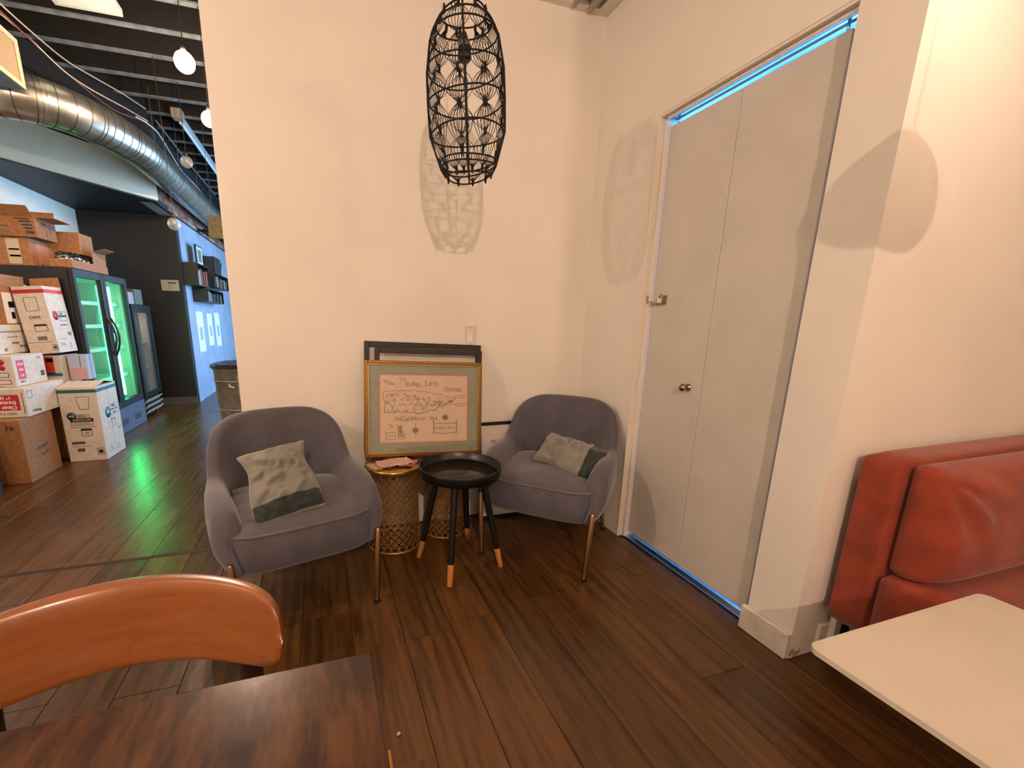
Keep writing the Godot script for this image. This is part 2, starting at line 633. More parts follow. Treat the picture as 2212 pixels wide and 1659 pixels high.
	s = st(); bb(s, -2.68, -1.66, 0, 2.385, -6.72, -6.6); struct("wall_black", s, black)
	s = st(); bb(s, -2.3, -1.655, 0, 0.1, -6.6, -6.588, 0.002); struct("baseboard_black", s, mat(Color(0.30, 0.28, 0.25), 0.6))
	s = st(); bb(s, -1.80, -1.66, 0, 2.39, -12.0, -6.72); struct("wall_long", s, mottled(Color(0.52, 0.57, 0.66), Color(0.57, 0.62, 0.70), 0.5, 0.01, 0.8, 21))
	s = st(); bb(s, -1.80, -1.67, 2.385, 2.83, -12.0, -5.92)
	var band = struct("wall_brick", s, mat(Color(0.55, 0.52, 0.48), 0.9))
	var bm = []
	for c in [Color(0.52, 0.32, 0.24), Color(0.60, 0.40, 0.31), Color(0.66, 0.52, 0.44), Color(0.55, 0.50, 0.46)]:
		bm.append(mottled(c.darkened(0.12), c.lightened(0.1), 0.9, 0.05, 6.0, int(c.r * 100)))
	var bs_ = st(); bx(bs_, Vector3.ZERO, Vector3(0.022, 0.062, 0.20), 0.004); bs_.generate_normals(); var bmesh = bs_.commit()
	for row in 6:
		var z = -5.94 - (0.105 if row % 2 else 0.0)
		while z > -9.6:
			var o = obj("brick", bmesh, bm[rng.randi() % 4], band)
			o.position = Vector3(-1.666 + rng.randf_range(-0.002, 0.003), 2.425 + row * 0.072, z - 0.1)
			z -= 0.21
	s = st(); bb(s, -1.672, -1.645, 2.385, 2.40, -12.0, -5.93); struct("trim_2", s, mat(Color(0.08, 0.08, 0.08), 0.5))

func build_door():
	var d = Node3D.new(); d.name = "door_1"; add_child(d); d.set_meta("kind", "structure")
	var dm = mottled(Color(0.76, 0.74, 0.70), Color(0.78, 0.76, 0.72), 0.5, 0.015, 0.9, 51)
	var jm = mat(Color(0.86, 0.83, 0.78), 0.45)
	var s = st()
	bb(s, 1.496, 1.62, 0, 2.045, -1.80, -1.790, 0.002); obj("jamb", s, jm, d)
	s = st(); bb(s, 1.527, 1.60, 0, 2.03, -1.790, -1.776, 0.002); obj("door_stop", s, jm, d)
	s = st(); bb(s, 1.503, 1.60, 2.035, 2.045, -1.79, -1.036); obj("head_jamb", s, jm, d)
	s = st(); bb(s, 1.523, 1.537, 2.022, 2.035, -1.776, -1.04, 0.002); obj("head_stop", s, jm, d)
	s = st(); bb(s, 1.56, 1.62, 0, 2.03, -1.075, -1.036); obj("jamb", s, jm, d)
	var al = mat(Color(0.72, 0.74, 0.76), 0.28, 1.0)
	s = st(); bb(s, 1.546, 1.549, 2.026, 2.035, -1.776, -1.05); bb(s, 1.577, 1.580, 2.026, 2.035, -1.776, -1.05); bb(s, 1.546, 1.580, 2.032, 2.035, -1.776, -1.05)
	obj("top_track", s, al, d)
	s = st(); bb(s, 1.532, 1.60, 0.0, 0.004, -1.776, -1.05); bb(s, 1.556, 1.559, 0.004, 0.016, -1.776, -1.05); bb(s, 1.575, 1.578, 0.004, 0.016, -1.776, -1.05)
	obj("floor_track", s, al, d)
	for q in [[-1.772, -1.4315], [-1.4295, -1.078]]:
		s = st(); bb(s, 1.551, 1.58, 0.03, 2.0, q[0], q[1], 0.002)
		obj("door_panel", s, dm, d)
	for q in [-1.75, -1.10]:
		s = st(); lathe(s, [Vector2(0, -0.004), Vector2(0.005, -0.004), Vector2(0.005, 0.03), Vector2(0, 0.03)], 10, Vector3(1.566, 2.003, q)); obj("pivot_pin", s, al, d)
	# knob: rosette, neck, ball, its axis along -x
	var br = mat(Color(0.60, 0.53, 0.42), 0.22, 1.0)
	s = st()
	var ax = Basis(Vector3(0, 1, 0), Vector3(-1, 0, 0), Vector3(0, 0, 1))
	lathe(s, [Vector2(0, 0), Vector2(0.016, 0), Vector2(0.016, 0.004), Vector2(0.008, 0.007), Vector2(0.007, 0.018), Vector2(0.013, 0.023), Vector2(0.017, 0.031), Vector2(0.0155, 0.039), Vector2(0.009, 0.044), Vector2(0, 0.045)], 24, Vector3(1.551, 0.868, -1.497), ax)
	obj("door_knob", s, br, d)
	# latch: hasp strip, staple and a swung catch
	var ch = mat(Color(0.70, 0.66, 0.58), 0.25, 1.0)
	s = st(); bb(s, 1.524, 1.527, 1.238, 1.274, -1.790, -1.778); bb(s, 1.5255, 1.528, 1.243, 1.246, -1.785, -1.735); bb(s, 1.548, 1.551, 1.228, 1.272, -1.705, -1.682, 0.001)
	var la = obj("latch", s, ch, d)
	s = st(); bx(s, Vector3(1.537, 1.25, -1.712), Vector3(0.022, 0.036, 0.026), 0.004, Basis(Vector3(0, 1, 0), 0.5)); bx(s, Vector3(1.524, 1.238, -1.735), Vector3(0.008, 0.010, 0.036), 0.003, Basis(Vector3(0, 1, 0), 0.4))
	tube(s, [Vector3(1.54, 1.27, -1.703), Vector3(1.527, 1.277, -1.703), Vector3(1.522, 1.262, -1.703), Vector3(1.536, 1.256, -1.703)], 0.003, 6)
	obj("latch_catch", s, ch, la)
	# switch on the back wall
	var sw = thing("light_switch", "white light switch plate with a rocker on the back wall", "light switch", Vector3(0.784, 1.066, WALL_Z))
	s = st(); bb(s, -0.035, 0.035, -0.057, 0.057, 0.0, 0.005, 0.003); obj("wall_plate", s, mat(Color(0.84, 0.80, 0.75), 0.35), sw)
	s = st(); bb(s, -0.016, 0.016, -0.033, 0.033, 0.005, 0.008, 0.001); obj("rocker", s, mat(Color(0.88, 0.84, 0.79), 0.3), sw)
	s = st(); bx(s, Vector3(0, -0.016, 0.0085), Vector3(0.024, 0.026, 0.004), 0.001, Basis(Vector3(1, 0, 0), 0.12)); obj("rocker_paddle", s, mat(Color(0.93, 0.90, 0.86), 0.25), sw)
	for yy in [-0.046, 0.046]:
		s = st(); lathe(s, [Vector2(0, 0.0), Vector2(0.003, 0.0), Vector2(0.0025, 0.0012), Vector2(0, 0.0014)], 10, Vector3(0, yy, 0.005), Basis(Vector3(1, 0, 0), PI / 2)); obj("screw", s, mat(Color(0.4, 0.38, 0.34), 0.4, 0.6), sw)
	# outlet box low on the side wall
	var ol = thing("wall_outlet", "white outlet box with a dark socket low beside the red sofa", "outlet", Vector3(1.70, 0.10, CORNER_Z + 0.012))
	s = st(); bb(s, -0.045, 0.045, -0.05, 0.06, 0, 0.02, 0.004); obj("outlet_cover", s, mat(Color(0.82, 0.80, 0.76), 0.4), ol)
	s = st(); bb(s, -0.012, 0.03, -0.035, 0.02, 0.02, 0.023); obj("socket", s, mat(Color(0.03, 0.03, 0.03), 0.5), ol)

# ---------------------------------------------------------------- armchairs
func curve_at(keys, t):
	# smooth interpolation through [t, value] keys
	for i in keys.size() - 1:
		if t <= keys[i + 1][0]:
			var p0 = keys[maxi(i - 1, 0)]
			var p1 = keys[i]
			var p2 = keys[i + 1]
			var p3 = keys[mini(i + 2, keys.size() - 1)]
			var h = p2[0] - p1[0]
			var u = (t - p1[0]) / h
			var m1 = (p2[1] - p0[1]) / maxf(p2[0] - p0[0], 1e-6) * h
			var m2 = (p3[1] - p1[1]) / maxf(p3[0] - p1[0], 1e-6) * h
			var u2 = u * u
			var u3 = u2 * u
			return p1[1] * (2 * u3 - 3 * u2 + 1) + m1 * (u3 - 2 * u2 + u) + p2[1] * (-2 * u3 + 3 * u2) + m2 * (u3 - u2)
	return keys[-1][1]

func velvet(c, seed_):
	var m = mottled(c.darkened(0.05), c.lightened(0.03), 0.82, 0.012, 2.0, seed_)
	m.rim_enabled = true
	m.rim = 0.6
	m.rim_tint = 0.5
	return m

func make_armchair(label):
	var t = thing("armchair", label, "armchair", Vector3.ZERO, 0.0, "grey velvet armchairs")
	var vm = velvet(Color(0.285, 0.275, 0.305), 61)
	var plan_x = [[0.0, 0.0], [0.15, 0.135], [0.25, 0.208], [0.33, 0.247], [0.41, 0.263], [0.5, 0.268], [0.65, 0.268], [0.8, 0.265], [1.0, 0.258]]
	var plan_z = [[0.0, -0.285], [0.15, -0.279], [0.25, -0.250], [0.33, -0.195], [0.41, -0.125], [0.5, -0.05], [0.65, 0.04], [0.8, 0.125], [1.0, 0.215]]
	var hgt = [[0.0, 0.744], [0.13, 0.740], [0.20, 0.727], [0.26, 0.698], [0.31, 0.648], [0.35, 0.590], [0.385, 0.543], [0.42, 0.520], [0.5, 0.515], [0.65, 0.518], [0.8, 0.511], [0.92, 0.494], [1.0, 0.465]]
	var thick = [[0.0, 0.055], [0.25, 0.055], [0.37, 0.056], [0.45, 0.070], [0.55, 0.084], [0.8, 0.090], [1.0, 0.085]]
	var prof = func(u, v):
		# u runs from arm end to arm end, v across the padding: inside bottom, over the top, outside bottom
		var sg = u * 2.0 - 1.0
		var a = absf(sg)
		var edge = clampf((1.0 - a) / 0.085, 0.0, 1.0)
		var rd = sqrt(1.0 - pow(1.0 - edge, 2.0))
		var px = curve_at(plan_x, a)
		var pz = curve_at(plan_z, a)
		var qx = curve_at(plan_x, minf(a + 0.01, 1.0)) - curve_at(plan_x, maxf(a - 0.01, 0.0))
		var qz = curve_at(plan_z, minf(a + 0.01, 1.0)) - curve_at(plan_z, maxf(a - 0.01, 0.0))
		var n = Vector2(qz, -qx).normalized() # outwards
		if n.dot(Vector2(px, pz)) < 0.0:
			n = -n
		var th = curve_at(thick, a) * (0.02 + 0.98 * rd) * 0.5
		var h = curve_at(hgt, a) - (1.0 - rd) * 0.03
		var low_in = 0.36
		var low_out = 0.262 + 0.02 * a
		var off
		var y
		if v < 0.4:
			y = lerpf(low_in, h - th, v / 0.4)
			off = -th - 0.012 * sin(PI * v / 0.4)
		elif v < 0.6:
			var ang = PI * (v - 0.4) / 0.2
			y = h - th + th * sin(ang)
			off = -th * cos(ang)
		else:
			var k = (v - 0.6) / 0.4
			y = lerpf(h - th, low_out, k)
			off = th + 0.010 * sin(PI * minf(k * 1.2, 1.0)) - 0.03 * k * k * k
		var lean = 0.10 * maxf(0.0, y - 0.40) * (1.0 if a < 0.4 else maxf(0.3, 1.0 - (a - 0.4) * 1.6))
		var P = Vector2(px, pz) + n * (off + lean)
		P.y += 0.30 * maxf(0.0, 0.52 - y) * smoothstep(0.72, 1.0, a)
		return Vector3(P.x * signf(sg), y, P.y)
	var s = st()
	surf(s, 150, 34, prof)
	# close the arm ends
	for e in [0.0, 1.0]:
		var c = Vector3()
		var ring = []
		for j in 31:
			var p = prof.call(e, j / 30.0)
			ring.append(p)
			c += p / 31.0
		s.set_smooth_group(0)
		for j in 30:
			tri(s, c, ring[j], ring[j + 1])
	obj("back_and_arms", s, vm, t)
	# seat: rounded slab with a domed top
	s = st()
	var rr = func(a, inset):
		var hx = 0.288 - inset
		var z0 = -0.255 + inset
		var z1 = 0.288 - inset
		var e = 4.6
		var cx = signf(cos(a)) * pow(absf(cos(a)), 2.0 / e) * hx
		var cz = (z0 + z1) / 2 + signf(sin(a)) * pow(absf(sin(a)), 2.0 / e) * (z1 - z0) / 2
		return Vector2(cx, cz)
	var rows = [[0.0, 0.24], [0.0, 0.255]]
	var seat_prof = [[0.03, 0.256], [0.008, 0.262], [0.0, 0.275], [-0.004, 0.33], [-0.002, 0.385], [0.004, 0.402], [0.012, 0.410], [0.05, 0.424], [0.12, 0.434], [0.2, 0.438], [0.262, 0.439]]
	surf(s, 72, seat_prof.size() - 1, func(u, v):
		var q = seat_prof[roundi(v * (seat_prof.size() - 1))]
		var p = rr.call(u * TAU, q[0])
		var dent = 0.006 * sin(p.x * 21.0 + p.y * 9.0) * clampf(q[0] * 8.0, 0, 1)
		return Vector3(p.x, q[1] + dent, p.y))
	bb(s, -0.25, 0.25, 0.258, 0.30, -0.23, 0.25)
	obj("seat", s, vm, t)
	s = st()
	var pts = []
	for i in 97:
		var p = rr.call(TAU * i / 96.0, 0.003)
		pts.append(Vector3(p.x, 0.405, p.y))
	tube(s, pts, 0.0055, 6, false)
	obj("piping", s, vm, t)
	var brass = mat(Color(0.64, 0.48, 0.34), 0.28, 1.0)
	var rubber = mat(Color(0.05, 0.05, 0.05), 0.6)
	for q in [[-0.258, 0.284, 0.325, -0.252, 0.29], [0.258, 0.284, 0.325, 0.252, 0.29], [-0.215, -0.235, 0.27, -0.25, -0.275], [0.215, -0.235, 0.27, 0.25, -0.275]]:
		s = st()
		var a = Vector3(q[0] * 1.03, q[2], q[1] + (0.006 if q[1] > 0 else 0.0))
		var b = Vector3(q[3], 0.012, q[4])
		tube(s, [a + (a - b).normalized() * 0.008, a, b], [0.006, 0.0115, 0.0105], 12)
		var lg = obj("leg", s, brass, t)
		s = st()
		tube(s, [Vector3(q[3], 0.014, q[4]), Vector3(q[3], 0.0, q[4])], 0.0125, 12)
		obj("foot_cap", s, rubber, lg)
	return t

func make_pillow(called, label, xf, w, h, thick, crush, seed_):
	# w across, h along; the low quarter carries a dark velvet band and a frayed hem
	var t = thing(called, label, "cushion", Vector3.ZERO, 0.0, "grey cushions with a dark green end band")
	t.transform = xf
	var n = FastNoiseLite.new(); n.seed = seed_; n.frequency = 1.2; n.fractal_octaves = 2
	var shape = func(u, v, side, v0, v1):
		var vv = lerpf(v0, v1, v)
		var x = u * 2 - 1
		var y = vv * 2 - 1
		var pinch = 1.0 - crush * exp(-pow((vv - 0.74) / 0.22, 2.0)) - 0.06 * (1 - y * y)
		var bulge = pow(maxf(0.0, 1 - pow(absf(x), 2.6)), 0.55) * pow(maxf(0.0, 1 - pow(absf(y), 3.0)), 0.55)
		var wr = n.get_noise_2d(x * 1.1 + vv * 2.2, vv * 3.0 - x * 0.6)
		var folds = 0.25 * wr + 0.20 * sin(vv * 26.0 + x * 3.5 + wr * 5.0) * exp(-pow((vv - 0.68) / 0.26, 2.0))
		var z = side * thick * 0.5 * bulge * (1.0 + folds)
		return Vector3(x * w * 0.5 * pinch + crush * 0.10 * w * sin(vv * 3.0), (vv - 0.5) * h, z + 0.010 * wr)
	var parts = [["cover", 0.25, 1.0, velvet(Color(0.47, 0.46, 0.42), 71), 28], ["end_band", 0.035, 0.25, velvet(Color(0.10, 0.145, 0.14), 72), 12], ["hem", 0.0, 0.035, mat(Color(0.52, 0.49, 0.42), 0.85), 4]]
	for q in parts:
		var s = st()
		for side in [-1.0, 1.0]:
			surf(s, 30, q[4], func(u, v): return shape.call(u, v, side, q[1], q[2]), side < 0)
		obj(q[0], s, q[3], t)
	return t

# ---------------------------------------------------------------- tables in the corner
func make_drum(called, label, at, r, h, turn):
	var t = thing(called, label, "side table", at, turn, "gold openwork drum tables")
	var gold = mat(Color(0.70, 0.54, 0.30), 0.42, 0.7)
	var rad = func(y): return r * (0.93 + 0.07 * pow(absf(2.0 * y / h - 1.0), 2.0))
	var s = st()
	var cols = 22
	var cell = TAU * r / cols
	var rows = int(round((h - 0.03) / cell))
	var ry = (h - 0.026) / rows
	# interlaced rings, one on every crossing and one in every cell
	for lay in 2:
		for j in rows + (0 if lay == 0 else -1):
			for i in cols:
				var a0 = TAU * (i + 0.5 * lay) / cols
				var y0 = 0.010 + ry * (j + 0.5 + 0.5 * lay)
				var pin = []
				var pout = []
				for k in 11:
					var b = TAU * k / 10.0
					for q in [[0.47, pin], [0.565, pout]]:
						var y = y0 + sin(b) * ry * q[0]
						var an = a0 + cos(b) * (TAU / cols) * q[0]
						var rr = rad.call(y) + 0.0006 * lay
						q[1].append(Vector3(cos(an) * rr, y, sin(an) * rr))
				s.set_smooth_group(-1)
				for k in 10:
					tri(s, pin[k], pout[k + 1], pout[k]); tri(s, pin[k], pin[k + 1], pout[k + 1])
					# a little depth on the inner edge
					var c0 = pin[k] * Vector3(0.985, 1, 0.985)
					var c1 = pin[k + 1] * Vector3(0.985, 1, 0.985)
					tri(s, pin[k], c0, c1); tri(s, pin[k], c1, pin[k + 1])
	obj("openwork_shell", s, gold, t)
	s = st()
	lathe(s, [Vector2(rad.call(h) - 0.006, h - 0.022), Vector2(rad.call(h) + 0.002, h - 0.022), Vector2(rad.call(h) + 0.006, h - 0.008), Vector2(rad.call(h) + 0.003, h), Vector2(0.0, h - 0.002)], 48)
	obj("table_top", s, mat(Color(0.74, 0.58, 0.31), 0.25, 0.8), t)
	s = st()
	lathe(s, [Vector2(rad.call(0.0) - 0.006, 0.0), Vector2(rad.call(0.0) + 0.001, 0.0), Vector2(rad.call(0.0) + 0.001, 0.012), Vector2(rad.call(0.0) - 0.006, 0.012), Vector2(rad.call(0.0) - 0.006, 0.0)], 48)
	obj("base_ring", s, gold, t)
	return t

func make_tray_table():
	var t = thing("tray_table", "round black tray table on splayed black legs with natural wood tips", "side table", Vector3(0.583, 0, -1.794))
	var blk = mat(Color(0.018, 0.017, 0.017), 0.35)
	var s = st()
	lathe(s, [Vector2(0, 0.452), Vector2(0.180, 0.452), Vector2(0.188, 0.456), Vector2(0.192, 0.498), Vector2(0.1905, 0.5005), Vector2(0.187, 0.5005), Vector2(0.1855, 0.498), Vector2(0.182, 0.4665), Vector2(0.178, 0.4645), Vector2(0, 0.4645)], 72)
	obj("tray", s, blk, t)
	s = st()
	lathe(s, [Vector2(0, 0.4645), Vector2(0.1785, 0.4645), Vector2(0.1785, 0.4655), Vector2(0, 0.4655)], 64)
	obj("tray_inlay", s, mat(Color(0.16, 0.145, 0.115), 0.2), t)
	s = st()
	bx(s, Vector3(0, 0.442, 0), Vector3(0.20, 0.022, 0.05), 0.003); bx(s, Vector3(0, 0.442, 0), Vector3(0.05, 0.0218, 0.20), 0.003)
	obj("leg_bracket", s, blk, t)
	var tip = mottled(Color(0.66, 0.42, 0.20), Color(0.76, 0.52, 0.27), 0.5, 0.04, 8.0, 81)
	for a in [119.4, 208.2, 300.7, 28.0]:
		var dir = Vector3(cos(deg_to_rad(a)), 0, sin(deg_to_rad(a)))
		var top = dir * 0.105 + Vector3(0, 0.45, 0)
		var foot = dir * 0.202
		var mid = top.lerp(foot, 0.79)
		s = st()
		tube(s, [top, mid], [0.0165, 0.0145], 14)
		var lg = obj("leg", s, blk, t)
		s = st()
		tube(s, [mid, foot + Vector3(0, 0.002, 0), foot], [0.0145, 0.0125, 0.0118], 14)
		obj("leg_tip", s, tip, lg)

func picture_frame(t, w, h, fw, fd, m, called = "frame"):
	# mitred moulding: rails between stiles, local z towards the viewer
	for q in [[-1, 0], [1, 0], [0, -1], [0, 1]]:
		var s = st()
		if q[0] != 0:
			bb(s, q[0] * (w / 2 - fw) if q[0] > 0 else -w / 2, w / 2 if q[0] > 0 else -w / 2 + fw, -h / 2, h / 2, 0, fd, 0.0025)
			obj(called + "_stile", s, m, t)
		else:
			bb(s, -w / 2 + fw, w / 2 - fw, h / 2 - fw if q[1] > 0 else -h / 2, h / 2 if q[1] > 0 else -h / 2 + fw, 0, fd, 0.0025)
			obj(called + "_rail", s, m, t)

func dab(im, x, y, r, c, k = 1.0):
	for j in range(int(y - r) - 1, int(y + r) + 2):
		for i in range(int(x - r) - 1, int(x + r) + 2):
			if i >= 0 and j >= 0 and i < im.get_width() and j < im.get_height():
				var d = Vector2(i - x, j - y).length()
				var a = clampf(r - d + 0.5, 0.0, 1.0) * k
				if a > 0.0:
					im.set_pixel(i, j, im.get_pixel(i, j).lerp(c, a))

func stroke(im, pts, r, c, k = 0.8):
	for i in pts.size() - 1:
		var n = maxi(1, int(pts[i].distance_to(pts[i + 1]) / maxf(r, 0.7)))
		for j in n:
			var p = pts[i].lerp(pts[i + 1], float(j) / n)
			dab(im, p.x, p.y, r, c, k)

func map_image():
	var w = 500
	var h = 400
	var im = Image.create(w, h, true, Image.FORMAT_RGB8)
	var n = FastNoiseLite.new(); n.seed = 5; n.frequency = 0.012
	for y in h:
		for x in w:
			var e = minf(minf(x, w - 1 - x), minf(y, h - 1 - y))
			var v = n.get_noise_2d(x, y) * 0.5 + 0.5
			var c = Color(0.80, 0.69, 0.58).lerp(Color(0.73, 0.60, 0.47), v * 0.6)
			if e < 9.0 + n.get_noise_2d(x * 9.0, y * 9.0) * 5.0:
				c = Color(0.62, 0.43, 0.32).lerp(c, clampf(e / 9.0, 0.0, 1.0))
			im.set_pixel(x, y, c)
	var ink = Color(0.26, 0.18, 0.11)
	var r = RandomNumberGenerator.new(); r.seed = 77
	# island outline: a long coast with ragged bays
	var top = []
	var bot = []
	for i in 60:
		var u = i / 59.0
		var x = 26 + u * 390
		top.append(Vector2(x, 96 - 22 * sin(u * 3.0) + r.randf_range(-5, 5) + u * 46))
		bot.append(Vector2(x, 222 - 8 * sin(u * 9.0) + r.randf_range(-6, 6) - pow(u, 4) * 70))
	stroke(im, top, 1.1, ink); stroke(im, bot, 1.7, ink)
	stroke(im, [top[0], Vector2(18, 130), Vector2(30, 170), bot[0]], 1.4, ink); stroke(im, [top[-1], Vector2(425, 148), bot[-1]], 1.4, ink)
	for i in 170: # hills and rivers
		var u = r.randf()
		var x = 34 + u * 375
		var y = lerpf(lerpf(100, 150, u), lerpf(214, 158, u * u), r.randf())
		if i % 3 == 0:
			stroke(im, [Vector2(x, y), Vector2(x + r.randf_range(-9, 9), y + 10), Vector2(x + r.randf_range(-9, 9), y + 20)], 0.8, ink, 0.55)
		else:
			stroke(im, [Vector2(x - 5, y + 4), Vector2(x, y - 4), Vector2(x + 5, y + 4)], 0.8, ink, 0.6)
	for k in 26: # dotted place names
		var x = r.randf_range(40, 390)
		var y = r.randf_range(112, 204)
		for j in r.randi_range(3, 7):
			dab(im, x + j * 4, y + r.randf_range(-1, 1), 1.1, ink, 0.6)
	for isl in [Vector2(448, 128), Vector2(454, 176)]: # small islands on the east
		var p = []
		for i in 17:
			var a = TAU * i / 16.0
			p.append(isl + Vector2(cos(a) * 32 * r.randf_range(0.85, 1.1), sin(a) * 8 * r.randf_range(0.7, 1.2)))
		stroke(im, p, 1.1, ink)
	stroke(im, [Vector2(20, 36), Vector2(48, 40), Vector2(78, 58), Vector2(46, 56), Vector2(22, 38)], 1.6, ink)
	# flourishes, compass, ship, cartouche, inset
	stroke(im, [Vector2(180, 40), Vector2(200, 62), Vector2(225, 72), Vector2(240, 66)], 0.9, ink)
	stroke(im, [Vector2(118, 240), Vector2(112, 262), Vector2(130, 272), Vector2(190, 258), Vector2(205, 270)], 0.9, ink)
	var cc = Vector2(197, 326)
	for i in 32:
		var a = TAU * i / 32.0
		stroke(im, [cc + Vector2(cos(a), sin(a)) * 4, cc + Vector2(cos(a), sin(a)) * (27 if i % 8 == 0 else 20 if i % 2 else 16)], 0.9, ink, 0.75)
	stroke(im, [cc + Vector2(0, 27), cc + Vector2(0, 42)], 1.1, ink); stroke(im, [cc + Vector2(0, -27), cc + Vector2(0, -44)], 1.6, ink)
	for i in 12:
		stroke(im, [Vector2(104 - i * 0.6, 348 - i * 4.4), Vector2(122 + 9 - i * 1.0, 346 - i * 4.4)], 1.5, ink, 0.6)
	stroke(im, [Vector2(98, 350), Vector2(106, 358), Vector2(128, 358), Vector2(140, 346)], 2.4, ink); stroke(im, [Vector2(118, 292), Vector2(118, 356)], 1.3, ink)
	stroke(im, [Vector2(100, 366), Vector2(136, 366), Vector2(136, 376), Vector2(100, 376), Vector2(100, 366)], 0.9, ink)
	stroke(im, [Vector2(34, 336), Vector2(86, 336), Vector2(86, 378), Vector2(34, 378), Vector2(34, 336)], 1.0, ink)
	stroke(im, [Vector2(40, 366), Vector2(54, 350), Vector2(66, 362), Vector2(80, 352)], 1.0, ink)
	stroke(im, [Vector2(40, 284), Vector2(60, 292), Vector2(74, 306), Vector2(58, 298)], 1.3, ink)
	var L = 292
	var R = 440
	stroke(im, [Vector2(L + 8, 288), Vector2(R - 8, 288)], 1.4, ink); stroke(im, [Vector2(L + 8, 344), Vector2(340, 344), Vector2(352, 352), Vector2(368, 346), Vector2(384, 352), Vector2(396, 344), Vector2(R - 8, 344)], 1.6, ink)
	for xx in [L + 8, R - 8]:
		stroke(im, [Vector2(xx, 270), Vector2(xx - 3, 282), Vector2(xx + 3, 296), Vector2(xx, 312), Vector2(xx, 344), Vector2(xx - 4, 352)], 2.2, ink)
	for i in 40:
		var a = TAU * i / 40.0
		stroke(im, [Vector2(366, 252), Vector2(366, 252) + Vector2(cos(a), sin(a)) * (24 if i % 4 == 0 else 17)], 1.0, ink, 0.5)
	im.generate_mipmaps()
	return im

